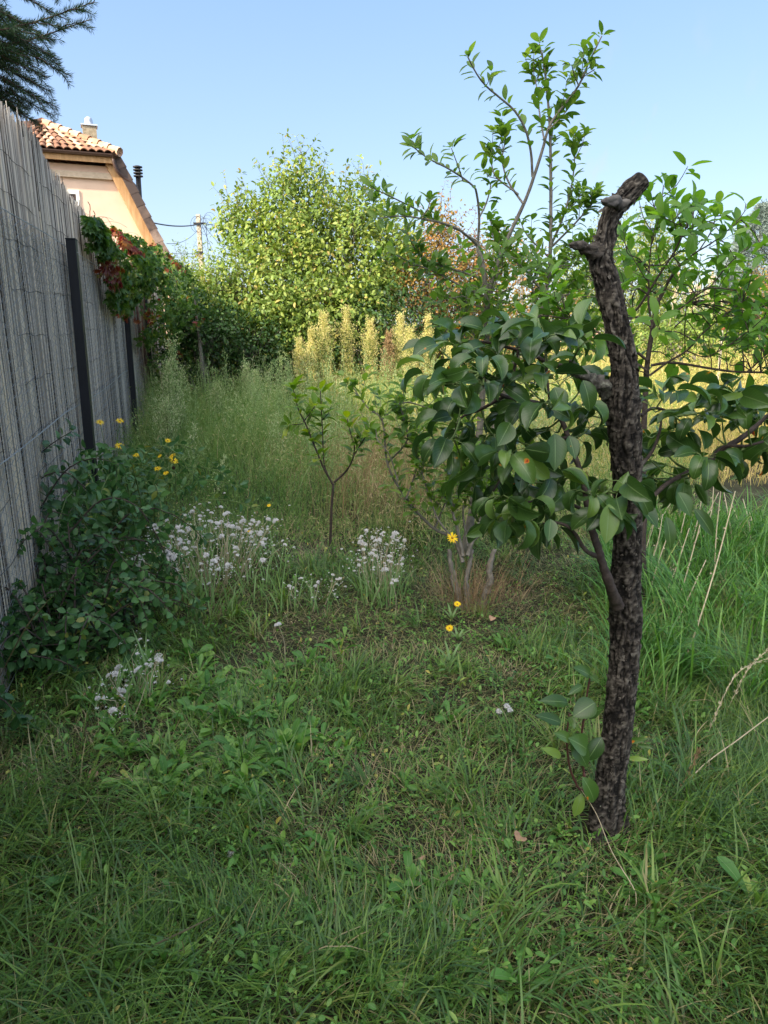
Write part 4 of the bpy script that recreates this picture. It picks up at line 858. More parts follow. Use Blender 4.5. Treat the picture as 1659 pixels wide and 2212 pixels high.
        m.faces(np.stack([(nn_ - 1) * ns_ + np.arange(ns_), (nn_ - 1) * ns_ + (np.arange(ns_) + 1) % ns_, np.full(ns_, b_)], -1))
        child(m, name, mat, root, True); return q
    limb([(1308, 548), (1285, 546), (1268, 540), (1254, 533), (1243, 532), (1232, 533)], [32, 30, 24, 17, 11, 5], [1.86, 1.84, 1.82, 1.81, 1.80, 1.79], M['bark'], 'stub', .5)
    limb([(1262, 536), (1245, 528), (1236, 527), (1229, 529)], [10, 9, 6, 2], [1.81, 1.80, 1.79, 1.785], M['bark'], 'stub', .5, 12)
    limb([(1345, 437), (1325, 436), (1310, 438), (1299, 434)], [20, 20, 14, 6], [1.86, 1.83, 1.81, 1.80], M['cut'], 'stub', .45)
    b3 = limb([c3(1030, 415), c3(985, 375), c3(940, 345), c3(890, 315), c3(840, 285), c3(800, 262), c3(770, 255)], [58, 44, 34, 26, 20, 16, 9], [1.87, 1.86, 1.85, 1.84, 1.83, 1.83, 1.83], M['lichen'], 'branch', .4)
    limb([c3(820, 275), c3(815, 240), c3(813, 226)], [18, 14, 12], [1.83, 1.83, 1.83], M['lichen'], 'stub', .3, 14)
    limb([c3(945, 345), c3(938, 310), c3(940, 292)], [18, 15, 14], [1.85, 1.84, 1.84], M['cut'], 'stub', .3, 14)
    b1 = limb([c3(1010, 1290), c3(975, 1200), c3(945, 1110), c3(918, 1020), c3(892, 940), c3(878, 860), c3(862, 760), c3(835, 670), c3(795, 560), c3(765, 480), c3(740, 430)], [26, 21, 18, 17, 16, 14, 11, 11, 11, 10, 7], [1.85, 1.80, 1.79, 1.80, 1.82, 1.85, 1.86, 1.87, 1.88, 1.9, 1.9], M['twig'], 'branch', .12, 14)
    rb = MB(); samples = [b1[:, :3][40:]]
    def br(cpts, ws, fz):
        q = [[*Wp(*c3(*p_), f), .5 * pxm(w_, f, 1.2)] for p_, w_, f in zip(cpts, ws, fz)]; q = catmull(q, .015); tube(rb, q[:, :3], q[:, 3], 8, tint=.5, rough=.15); samples.append(q[:, :3]); return q
    br([(930, 1080), (870, 1050), (830, 985), (790, 945), (740, 930), (690, 935)], [12, 10, 9, 8, 6, 4], [1.8, 1.77, 1.76, 1.75, 1.75, 1.75])
    br([(765, 480), (690, 425), (600, 402), (520, 385), (460, 345), (415, 285)], [12, 11, 10, 9, 7, 5], [1.9, 1.88, 1.84, 1.8, 1.78, 1.76])
    br([(600, 402), (560, 320), (575, 210), (600, 130)], [8, 7, 6, 4], [1.84, 1.84, 1.84, 1.85])
    br([(885, 900), (935, 850), (968, 795)], [9, 7, 5], [1.83, 1.80, 1.79])
    br([(800, 560), (700, 590), (600, 650), (520, 720), (470, 800)], [9, 8, 6, 5, 4], [1.88, 1.86, 1.82, 1.8, 1.78])
    br([(780, 258), (700, 240), (630, 190), (560, 180), (430, 150), (330, 170)], [12, 10, 8, 7, 6, 4], [1.83, 1.85, 1.87, 1.9, 1.92, 1.93])
    br([(700, 240), (705, 310), (715, 400)], [7, 6, 5], [1.85, 1.82, 1.8]); br([(700, 240), (700, 160), (720, 110)], [7, 6, 4], [1.85, 1.87, 1.9])
    br([(520, 385), (420, 440), (330, 480), (300, 560)], [8, 7, 5, 4], [1.8, 1.82, 1.85, 1.87])
    br([(870, 880), (780, 840), (690, 830), (600, 850), (540, 880)], [8, 7, 6, 5, 4], [1.84, 1.82, 1.8, 1.78, 1.77])
    br([(1100, 880), (1150, 830), (1220, 765), (1310, 715), (1400, 670), (1450, 620), (1530, 575), (1600, 520), (1659, 465), (1720, 420)], [10, 10, 10, 11, 13, 13, 12, 10, 8, 6], [1.9, 1.95, 2.0, 2.05, 2.1, 2.12, 2.14, 2.15, 2.17, 2.2])
    br([(1440, 635), (1480, 600), (1560, 600), (1640, 580)], [8, 8, 6, 5], [2.1, 2.08, 2.05, 2.04])
    br([(1100, 700), (1160, 620), (1190, 540), (1200, 470)], [7, 7, 6, 4], [1.95, 2.0, 2.02, 2.03]); br([(1110, 470), (1150, 440), (1200, 440), (1260, 470)], [8, 7, 6, 4], [1.95, 1.98, 2.02, 2.05])
    child(rb, 'twigs', M['twig'], root, True)
    # spurs with whorls of leaves
    SP = np.vstack([x for x in samples]); lf = MB(); pt = MB(); rng_ = np.random.default_rng(31)
    left = [(330,190),(260,200),(400,150),(480,150),(560,150),(640,160),(700,140),(760,125),(840,180),(350,250),(430,250),(480,200),(560,220),(620,190),(700,210),(250,320),(330,350),(430,340),(520,350),(600,320),(690,320),(760,340),(870,330),(330,430),(400,460),(310,500),(470,420),(560,480),(640,430),(730,430),(810,450),(900,470),(280,580),(380,540),(470,550),(540,560),(640,540),(740,540),(820,570),(890,520),(430,640),(540,640),(600,680),(690,620),(380,730),(450,740),(560,750),(650,760),(720,720),(830,740),(500,820),(590,840),(680,850),(780,810),(870,800),(560,900),(640,930),(700,940),(490,930),(950,800),(1040,770),(1000,830),(950,880)]
    right = [(1150,430),(1200,400),(1140,560),(1180,590),(1150,660),(1210,620),(1280,540),(1330,490),(1400,500),(1460,480),(1520,500),(1570,470),(1620,500),(1650,560),(1600,600),(1540,620),(1450,640),(1380,660),(1240,690),(1300,740),(1210,750),(1340,400),(1500,400),(1170,740),(1660,480),(1700,600),(1690,520)]
    for qi, (x, y) in enumerate(left + right):
        isl = qi < len(left); f = (rng_.uniform(1.66, 2.02) if isl else rng_.uniform(1.95, 2.25)); p = Wp(*c3(x, y), f)
        d = np.linalg.norm(SP - p, axis=1); b = SP[d.argmin()]
        mid = (p + b) / 2 + np.array([0, 0, -.012]); tube(pt, [b, mid, p], [.0032, .0026, .0022], 5, .02, cap=False)
        cen = Wp(*c3(650, 420), 1.87) if isl else Wp(*c3(1350, 560), 2.1); o = p - cen; n_ = int(rng_.integers(4, 7)) if isl else int(rng_.integers(5, 9))
        ax = nrm(p - b + np.array([0, -.02, .02])); a0 = rng_.uniform(0, 6.28)
        for k in range(n_):
            a = a0 + k * 2.4; rdl = np.array([math.cos(a), math.sin(a) * .8, rng_.uniform(-.35, .25)])
            Y = nrm(rdl + ax * .35 + nrm(o) * .45 + np.array([0, 0, .0])); L = rng_.uniform(.060, .096) * (1.0 if isl else 1.14)
            pet = rng_.uniform(.022, .05); q1 = p + Y * pet + np.array([0, 0, .35 * pet]); tube(pt, [p, p + Y * pet * .45 + [0, 0, .3 * pet], q1], .0011, 3, cap=False, tint=1)
            Z = np.array([0, -.15, 1.]) + rng_.normal(0, .62, 3); Yd = nrm(Y + np.array([0, 0, -.30 * rng_.random()]))
            leaves(lf, [q1], [Yd], [Z], L, L * rng_.uniform(.42, .55), L_PEAR, min(.99, max(0, rng_.normal(.26, .26))), rng_.uniform(.4, 2.2), .04)
    def el(x0, y0, x1, y1, f, wr=.5, t=.4, curl=.5, z=(0, -.7, .7), cc=None):
        cv = cc or (lambda x, y: (1050.7 + x * .3666, 1327 + y * .3666)); a = Wp(*cv(x0, y0), f); b = Wp(*cv(x1, y1), f - .03); L = np.linalg.norm(b - a)
        leaves(lf, [a], [b - a], [z], L * 1.08, L * wr, L_NEAR, t, curl, .02)
    for a in ((612, 362, 545, 310, 1.80), (612, 362, 655, 392, 1.79, .6), (570, 420, 495, 462, 1.78, .4), (480, 520, 345, 500, 1.78, .45, .3), (440, 640, 325, 590, 1.76, .4, .2), (640, 520, 525, 590, 1.78, .85, .3), (590, 600, 665, 560, 1.8, .6), (488, 600, 520, 665, 1.8, .6, .6), (490, 740, 430, 700, 1.76, .5, .6),
              (495, 735, 612, 900, 1.79, .55, .35), (590, 795, 520, 735, 1.77, .8, .55), (680, 725, 600, 860, 1.82, .6, .15), (440, 840, 358, 790, 1.77, .35, 1.0), (565, 958, 680, 1130, 1.74, .5, .55, .9), (560, 1055, 525, 1205, 1.75, .45, .9, .7),
              (832, 755, 935, 730, 1.95, .3, .5), (890, 770, 975, 785, 1.93, .3, .3), (832, 850, 945, 850, 1.93, .28, 1.)): el(*a)
    # the big spotted leaves hanging in front
    for a in ((738, 545, 745, 695, 1.66, .62, .3, .3), (972, 850, 965, 1012, 1.66, .55, .75, .2), (640, 410, 600, 500, 1.66, .8, .35, .3), (800, 555, 830, 645, 1.68, .6, .25, .4), (860, 315, 910, 440, 1.66, .55, .25, .9), (735, 345, 775, 440, 1.65, .75, .3, .6), (545, 500, 500, 590, 1.67, .8, .3, .3), (720, 915, 715, 1005, 1.66, .65, .35, .3), (1090, 790, 1180, 915, 1.68, .4, .3, .9), (600, 690, 590, 790, 1.7, .7, .15, .3), (300, 585, 200, 670, 1.72, .35, .4, .7), (1350, 385, 1290, 395, 1.9, .5, .9, .2), (1560, 375, 1430, 400, 1.95, .2, .9, .4), (1270, 800, 1330, 895, 1.9, .6, .4, .4), (1340, 870, 1440, 985, 1.92, .38, .25, .6), (1220, 905, 1250, 1040, 1.9, .4, .3, .4)):
        el(*a, z=(.1, -1, .25), cc=c3)
    child(pt, 'leaf_stalks', M['stemgreen'], root)
    child(lf, 'foliage', M['pear'], root, True)
    # rust patches are raised blisters on some leaves
    st = MB()
    c6 = lambda x, y: (1050.7 + x * .3666, 1327 + y * .3666)
    for pts, w0 in (([(575, 935), (562, 840), (560, 720), (578, 590), (592, 480), (612, 362)], 6), ([(600, 1045), (545, 1025), (500, 930), (480, 830), (474, 720), (488, 580)], 6), ([(600, 1060), (580, 1000), (575, 930)], 9)):
        q = catmull([[*Wp(*c6(*p_), 1.80), .5 * pxm(w0 * (1 - .5 * i / len(pts)), 1.8, .5)] for i, p_ in enumerate(pts)], .01); tube(st, q[:, :3], q[:, 3], 8, rough=.25)
    child(st, 'basal_shoot', M['redtwig'], root, True)
    mb = MB(); q = [Wp(1327, 1500, 1.81), Wp(1325, 1520, 1.812), Wp(1322, 1545, 1.815)]
build_pear()

# ------------------------------------------------------------------ traced small trees
def traced_tree(name, label, mat, bark, branches, f0, leafargs, extra=None, cat='tree', base_f=None):
    p0 = branches[0][0][0]; g = Wp(p0[0], p0[1], base_f or f0); root = thing(name, (g[0], g[1], 0), label, cat); st = MB(); lf = MB(); sk = []
    for bi, (pts, w0, w1, df0, df1, ls) in enumerate(branches):
        n = len(pts); q = []
        for i, (x, y) in enumerate(pts):
            u = i / (n - 1); f = f0 + df0 + (df1 - df0) * u; p = Wp(x, y, f); q.append([*p, .5 * pxm(w0 + (w1 - w0) * u, f, p[2])])
        Q = catmull(q, .03); tube(st, Q[:, :3], Q[:, 3], 8, rough=.12, seed=bi); sk.append((Q[:, :3], ls))
        if ls is not None: leafy(lf, Q[:, :3], leafargs['sp'], leafargs['L'], L_OVAL, leafargs.get('wr', .46), leafargs.get('curl', .5), start=ls, whorl=leafargs.get('whorl', 1), tint=leafargs.get('tint', (0, .95)), droop=leafargs.get('droop', .1), stem=st if leafargs.get('pet') else None)
    if extra: extra(st, lf, sk)
    child(st, 'trunk', M[bark], root, True); child(lf, 'foliage', mat, root)
    return root
def filled(n, x0, x1, y0, y1, f0, f1, la, lr=(.10, .24), keep=None):
    """leafy twigs through the crown, each joined to the nearest limb"""
    def g(st, lf, sk):
        SK = np.vstack([q for q, _ in sk])
        for k in range(n):
            p = Wp(rng.uniform(x0, x1), rng.uniform(y0, y1), rng.uniform(f0, f1)); b = SK[np.linalg.norm(SK - p, axis=1).argmin()]
            if np.linalg.norm(b - p) > .55: continue
            v = nrm(nrm(p - b) * .6 + rdir(1)[0] * .5 + np.array([0, 0, .5])); l = rng.uniform(*lr); e = p + v * l
            tube(st, [b, (b + p) / 2 + [0, 0, .02], p, e], [.0034, .003, .0024, .0013], 4, .05, cap=False); leafy(lf, [p, (p + e) / 2 + rng.normal(0, .008, 3), e], la['sp'], la['L'], L_OVAL, la.get('wr', .46), .5, start=0, tint=la.get('tint', (0, .95)), droop=la.get('droop', .1))
    return g
def side_twigs(n, lr, la, region=None, tries=40, start=.3, rad=.0028):
    def f(st, lf, sk):
        for k in range(n):
            Q, ls = sk[rng.integers(len(sk))]
            if ls is None or len(Q) < 12: continue
            i = int(len(Q) * rng.uniform(max(start, ls * .8), .97)); i = min(max(i, 1), len(Q) - 2); T = nrm(Q[i + 1] - Q[i]); v = nrm(T * .7 + rdir(1)[0] * .8 + np.array([0, 0, .35])); l = rng.uniform(*lr)
            P = [Q[i], Q[i] + v * l * .5, Q[i] + nrm(v + np.array([0, 0, .3])) * l]
            tube(st, P, [rad, rad * .8, rad * .5], 4, .04, cap=False); leafy(lf, P, la['sp'], la['L'], L_OVAL, la.get('wr', .46), .5, start=.1, tint=la.get('tint', (0, .95)), droop=.1, whorl=la.get('whorl', 1))
    return f
la = dict(sp=.042, L=.072, wr=.45, pet=False, whorl=2, tint=(0, .9))
plum = [
 ([(1010, 1200), (1018, 1120), (1030, 1000), (1040, 880), (1048, 780), (1053, 680), (1046, 595), (1032, 530)], 17, 11, -.1, .1, None),
 ([(1000, 1200), (1020, 1100), (1060, 950), (1100, 820), (1130, 740), (1165, 680), (1180, 630), (1188, 560), (1190, 425), (1188, 285), (1182, 200), (1175, 140), (1165, 95)], 15, 3, -.1, .2, .52),
 ([(1048, 720), (1055, 640), (1080, 555), (1113, 480), (1140, 420), (1170, 330), (1187, 272), (1220, 225), (1250, 185), (1272, 135), (1300, 78)], 10, 3, .1, 0, .84),
 ([(1250, 185), (1262, 165), (1285, 150)], 3, 2, .0, 0, .1), ([(1250, 185), (1240, 160), (1235, 140)], 3, 2, .0, -.1, .1),
 ([(1150, 382), (1147, 330), (1135, 280), (1112, 240), (1082, 213), (1050, 186), (1030, 160), (1010, 122)], 6, 3, 0, -.3, .2),
 ([(1175, 300), (1165, 240), (1160, 190), (1150, 160)], 4, 2, 0, .2, .1), ([(1185, 280), (1215, 250), (1235, 225)], 4, 2, 0, .1, .3),
 ([(1032, 530), (1035, 470), (1030, 420), (1020, 400), (975, 368), (930, 345), (908, 330), (893, 318)], 6, 2, .1, -.3, .45),
 ([(1000, 390), (990, 360), (975, 320)], 3, 2, -.1, -.2, .1), ([(1035, 470), (1050, 440), (1060, 400), (1050, 385)], 4, 2, .1, .2, .2),
 ([(1130, 440), (1098, 392), (1085, 345), (1092, 300), (1090, 275)], 5, 2, .0, .2, .2), ([(1120, 420), (1070, 380), (1060, 340), (1050, 325)], 4, 2, .0, .2, .3),
 ([(1032, 530), (1010, 510), (975, 488), (910, 472), (860, 467), (815, 472)], 7, 2, .1, -.4, .35), ([(1000, 500), (950, 480), (905, 455), (865, 435), (830, 418), (800, 405)], 5, 2, .1, -.4, .2),
 ([(910, 470), (925, 450), (930, 430)], 3, 2, -.2, -.2, .2), ([(1035, 600), (990, 585), (950, 572), (905, 550), (880, 505)], 5, 2, .1, -.2, .3), ([(1045, 640), (1000, 620), (945, 590), (895, 570), (858, 552)], 5, 2, .1, -.3, .4),
 ([(1190, 530), (1212, 480), (1228, 430), (1238, 380), (1243, 320)], 6, 2, .2, .3, .15), ([(1190, 535), (1240, 485), (1275, 445), (1292, 422)], 5, 2, .2, .1, .3), ([(1190, 560), (1140, 510), (1125, 480)], 4, 2, .2, .3, .2),
 ([(1060, 640), (1075, 590), (1075, 540), (1062, 500), (1060, 460)], 5, 2, .1, .4, .2), ([(1180, 640), (1140, 590), (1110, 560), (1100, 540)], 5, 2, .2, .4, .2), ([(1165, 680), (1220, 640), (1260, 600), (1275, 560)], 5, 2, .2, .2, .1),
 ([(1130, 740), (1070, 680), (1000, 650), (960, 640)], 5, 2, .1, -.1, .2), ([(1100, 820), (1040, 760), (980, 730), (950, 700)], 5, 2, .0, -.2, .2), ([(1130, 740), (1180, 700), (1240, 690), (1290, 700)], 5, 2, .2, .3, .1), ([(1060, 950), (1120, 860), (1200, 790), (1260, 750)], 5, 2, .2, .4, .2),
 ([(1048, 760), (1010, 700), (990, 660)], 4, 2, .0, 0, .1), ([(1180, 630), (1200, 580), (1235, 560), (1270, 520)], 4, 2, .2, .4, .1), ([(1170, 660), (1150, 620), (1160, 580)], 4, 2, .2, .3, .1)]
def plum_extra(st, lf, sk):
    side_twigs(150, (.06, .17), la, start=.3)(st, lf, sk)
    filled(130, 985, 1300, 550, 830, 4.35, 5.1, la)(st, lf, sk)
traced_tree('plum_tree', 'many stemmed plum tree with tall thin leafy shoots against the sky left of the trunk', M['plum'], 'greybark', plum, 4.6, la, plum_extra)
# the low bushy regrowth on a gnarled stump, left of the pear
low = [([(1000, 1215), (990, 1185), (975, 1160), (935, 1140), (878, 1077), (838, 1005), (826, 910), (794, 880), (758, 830)], 9, 2, 0, .3, .3), ([(975, 1160), (945, 1120), (932, 1085), (920, 1050), (905, 1000)], 5, 2, 0, .1, .3), ([(838, 1000), (880, 950), (870, 900), (862, 870)], 4, 2, .2, .1, .2),
       ([(826, 905), (870, 870), (920, 880), (960, 900)], 4, 2, .2, .3, .2), ([(878, 1077), (900, 1010), (905, 950)], 4, 2, .1, .2, .2), ([(1000, 1200), (985, 1130), (978, 1100), (995, 1055), (1010, 1010)], 8, 3, 0, .1, .4), ([(1010, 1200), (1035, 1130), (1060, 1080), (1090, 1050)], 9, 3, 0, .2, .5),
       ([(940, 1140), (960, 1090), (985, 1040), (990, 990)], 4, 2, .1, .3, .2), ([(1010, 1180), (1000, 1100), (1015, 1050), (1000, 960), (1005, 920)], 5, 2, .1, .4, .3), ([(860, 1040), (840, 980), (815, 950), (812, 930)], 3, 2, .1, .2, .2), ([(1010, 1180), (1080, 1120), (1150, 1080)], 4, 2, .1, .4, .3)]
def low_extra(st, lf, sk):
    side_twigs(150, (.08, .22), dict(sp=.030, L=.070, tint=(.2, .95)), start=.25, rad=.002)(st, lf, sk)
    for cx_, rr_ in ((988, 17), (1012, 14), (1040, 19)):
        w_ = [rng.normal(0, 4.5) for _ in range(6)]; q = [[*Wp(cx_ + w_[i] + (cx_ - 1012) * .35 * (i - 1), 1330 - i * 36, 3.72 + i * .03), .5 * pxm(rr_ * (1.15 - .16 * i), 3.75, .3)] for i in range(5)]; q = catmull(q, .01); tube(st, q[:, :3], q[:, 3], 18, rough=.55, seed=int(cx_))
traced_tree('stump_shrub', 'low bushy shrub sprouting from a gnarled grey stump in the grass', M['plum'], 'greybark', low, 3.8, dict(sp=.028, L=.058, tint=(.2, .95)), low_extra, 'shrub')
def c2(x, y): return 1216.6 + x * .2667, 387 + y * .2667
ch = [([(1391, 1300), (1387, 1180), (1393, 1080), (1391, 980), (1392, 900), (1397, 800), (1402, 760), (1411, 700), (1420, 655), (1430, 635), (1449, 600), (1470, 571)], 17, 5, 0, .1, None)]
for pts, a, b, d0, d1, ls in (([(950, 690), (1080, 590), (1200, 520), (1350, 400), (1440, 330)], 4, 2, .1, 0, .1), ([(700, 1590), (850, 1480), (1000, 1390), (1150, 1230), (1390, 1040), (1500, 960)], 5, 2, 0, -.3, .3), ([(710, 1510), (850, 1485), (1000, 1500), (1200, 1535), (1400, 1560), (1659, 1565), (1800, 1550)], 6, 4, 0, -.2, .75),
        ([(690, 1470), (610, 1405), (520, 1300)], 5, 4, 0, .1, .2), ([(520, 1110), (600, 1050), (700, 900), (800, 740), (900, 590), (980, 420), (1050, 300), (1060, 220)], 6, 3, .1, -.1, .55), ([(720, 1210), (640, 1130), (520, 1110)], 5, 5, 0, .1, None), ([(695, 880), (695, 760), (710, 550), (740, 400), (770, 290), (800, 150), (812, 50)], 4, 2, 0, .1, .4), ([(720, 1190), (690, 1000), (695, 880)], 5, 4, 0, 0, None),
        ([(740, 1150), (850, 1090), (960, 1040), (1080, 940), (1200, 860), (1340, 690), (1500, 550)], 5, 2, 0, -.2, .3), ([(1000, 1390), (1150, 1440), (1300, 1370), (1500, 1230), (1640, 1110)], 3, 2, -.1, -.4, .3), ([(1100, 580), (1200, 420), (1232, 300), (1240, 190)], 3, 2, .1, .2, .3), ([(1400, 350), (1470, 260), (1480, 200)], 2, 2, 0, 0, .1),
        ([(1490, 1560), (1580, 1480), (1659, 1400), (1720, 1330)], 4, 2, -.2, -.3, .1), ([(900, 1200), (980, 1120), (1000, 1000)], 3, 2, 0, .1, .1), ([(690, 1480), (560, 1380), (460, 1300), (400, 1240)], 4, 3, 0, .3, .1), ([(950, 690), (900, 640), (910, 450), (905, 380)], 3, 2, .1, .2, .3), ([(700, 900), (600, 780), (560, 640), (520, 560), (480, 480)], 4, 2, .2, .4, .2), ([(760, 1010), (640, 900), (560, 860), (480, 800)], 4, 2, .1, .4, .2), ([(560, 950), (620, 830), (700, 700)], 3, 2, .2, .3, .1),
        ([(1390, 1040), (1430, 960), (1400, 900)], 2, 2, -.3, -.3, .1), ([(1600, 1240), (1659, 1300)], 2, 2, -.3, -.3, .1), ([(700, 1590), (640, 1560), (560, 1540)], 3, 2, 0, .1, .2)):
    ch.append(([c2(*p) for p in pts], a, b, d0, d1, ls))
ch.append(([(1301, 723), (1273, 708), (1236, 690), (1206, 664), (1184, 634)], 4, 2, .1, .3, .1)); ch.append(([(1236, 690), (1187, 683), (1130, 681)], 3, 2, .2, .3, .1)); ch.append(([(1397, 800), (1340, 760), (1301, 723)], 5, 4, .0, .1, None))
def cherry_extra(st, lf, sk):
    a_ = dict(sp=.048, L=.090, wr=.45, droop=.2, tint=(0, .84)); side_twigs(120, (.08, .24), a_, start=.35)(st, lf, sk)
    filled(62, 1340, 1690, 540, 790, 3.4, 4.2, a_)(st, lf, sk); filled(10, 1450, 1640, 470, 540, 3.5, 4.0, a_)(st, lf, sk)
cla = dict(sp=.046, L=.090, wr=.46, tint=(0, .9), droop=.2, pet=True, whorl=1)
traced_tree('cherry_tree', 'slender cherry tree with larger drooping leaves just right of the dead trunk', M['cherry'], 'twig', ch, 3.75, cla, cherry_extra)
sap = [([(713, 1185), (716, 1100), (719, 1062), (720, 1045)], 6, 5, 0, 0, None), ([(720, 1048), (700, 1012), (680, 965), (660, 915), (645, 885), (632, 835)], 5, 2, 0, .05, .2), ([(712, 1035), (700, 1000), (697, 940), (694, 880), (692, 845)], 3, 2, 0, .15, .3), ([(722, 1042), (750, 1015), (764, 985), (766, 960), (775, 940)], 5, 2, 0, -.1, .35), ([(766, 965), (757, 935), (750, 905)], 2.5, 2, -.1, -.1, .3), ([(764, 985), (785, 950), (795, 935)], 2.5, 2, -.1, -.15, .2), ([(655, 912), (668, 895), (680, 878)], 2.5, 2, .05, 0, .2), ([(655, 915), (640, 917), (625, 918)], 2, 1.5, .05, 0, .3)]
traced_tree('sapling', 'young forked sapling with few light green leaves in the meadow', M['sapling'], 'twig', sap, 4.55, dict(sp=.034, L=.09, wr=.5, tint=(.2, 1), droop=.1, whorl=2), side_twigs(9, (.06, .12), dict(sp=.035, L=.07, wr=.5, tint=(.2, 1)), start=.3))

# ------------------------------------------------------------------ leafy shrubs at the foot of the fence
def arching_shrub(name, label, base, n, hr, rr, L, mat, seed, dirbias=(0, 0), flowers=None, tint=(0, .9), sp=.035, w0=.5):
    root = thing(name, base, label, 'shrub'); st = MB(); lf = MB(); base = np.array(base, float)
    for k in range(n):
        th = rng.uniform(0, 6.28); h = rng.uniform(*hr); r = rng.uniform(*rr); d = np.array([math.cos(th) + dirbias[0], math.sin(th) + dirbias[1], 0]); a = base + np.array([rng.normal(0, .16), rng.normal(0, .16), 0])
        P = [a, a + d * r * .25 + [0, 0, h * .6], a + d * r * .6 + [0, 0, h * .95], a + d * r * .95 + [0, 0, h * .88], a + d * r * 1.2 + [0, 0, h * .66]]
        tube(st, P, [.006, .005, .004, .003, .0015], 5, .08, cap=False); leafy(lf, P, sp, L, L_OVAL, w0, .5, start=.15, tint=tint, droop=.3, whorl=2)
    return root, st, lf
root, st, lf = arching_shrub('fence_shrub', 'dark leafy shrub with arching shoots at the lower left in front of the reed fence', (-1.85, 3.45, 0), 56, (.15, .66), (.2, .5), .046, 'shrub', 3, (.1, .1), sp=.028, w0=.6)
for pts, f in (([(0, 1130), (40, 1060), (70, 1000), (110, 960), (155, 932)], 3.9), ([(60, 1150), (110, 1060), (150, 1010), (200, 990), (250, 1000)], 3.7), ([(150, 1150), (220, 1080), (290, 1090), (340, 1160), (372, 1240)], 3.45), ([(30, 1120), (80, 1040), (140, 1020), (190, 1060)], 3.8)):
    P = [Wp(x, y, f) for x, y in pts]; tube(st, P, [.005, .0045, .004, .003, .0015][:len(P)], 5, .05, cap=False); leafy(lf, P, .03, .06, L_OVAL, .55, .5, start=.1, tint=(0, .8), droop=.3, whorl=2)
child(st, 'stems', M['twig'], root); child(lf, 'foliage', M['shrub'], root)
root, st, lf = arching_shrub('bramble_shrub', 'low spreading shrub with heart shaped leaves trailing into the grass', (-1.45, 3.15, 0), 40, (.12, .42), (.15, .45), .042, 'shrub', 5, (.2, .1), tint=(.15, 1), sp=.028, w0=.6)
child(st, 'stems', M['twig'], root); child(lf, 'foliage', M['shrub'], root)
root, st, lf = arching_shrub('nettle_clump', 'low dark leafy growth at the left edge beside the fence shrub', (-1.72, 2.75, 0), 40, (.1, .36), (.1, .4), .05, 'shrub', 6, (.1, .0), tint=(0, .6), w0=.6)
child(st, 'stems', M['twig'], root); child(lf, 'foliage', M['shrub'], root)
# flower builders
def flower_head(mbp, mbe, p, nrm_, r, n=13, wr=.3, cup=.25):
    nn = nrm(np.array(nrm_, float)); a = nrm(np.cross(nn, [.3, .5, 1.])); b = np.cross(nn, a); th = np.arange(n) / n * 6.2832 + rng.normal(0, .06, n)
    Y = nrm(np.cos(th)[:, None] * a + np.sin(th)[:, None] * b + nn * cup); leaves(mbp, np.repeat(p[None], n, 0) + Y * r * .12, Y, np.repeat(nn[None], n, 0), r * rng.uniform(.85, 1.05, n), r * wr, L_OVAL, rng.random(n), .3)
    tube(mbe, [p - nn * r * .06, p + nn * r * .03, p + nn * r * .12, p + nn * r * .15], [r * .1, r * .24, r * .2, r * .05], 9)
def tuft(n=46, r=.016, squash=.75):
    mb = MB(); d = rdir(n); d[:, 2] = np.abs(d[:, 2]) * 1.1 - .25; d = nrm(d); leaves(mb, d * r * .12, d, rdir(n), r * rng.uniform(.8, 1.05, n), r * .26, L_TINY, rng.random(n))
    d2 = np.repeat(d, 3, 0) + rng.normal(0, .15, (n * 3, 3)); leaves(mb, d * r * .8, nrm(d + rng.normal(0, .5, d.shape)), rdir(n), r * .4, r * .22, L_TINY, rng.random(n)); return mb
TUFTS = []
for q in range(4):
    o = tuft(90, .020 if q < 3 else .014).build('seed_head', M['seed']); TUFTS.append(o.data); bpy.data.objects.remove(o)
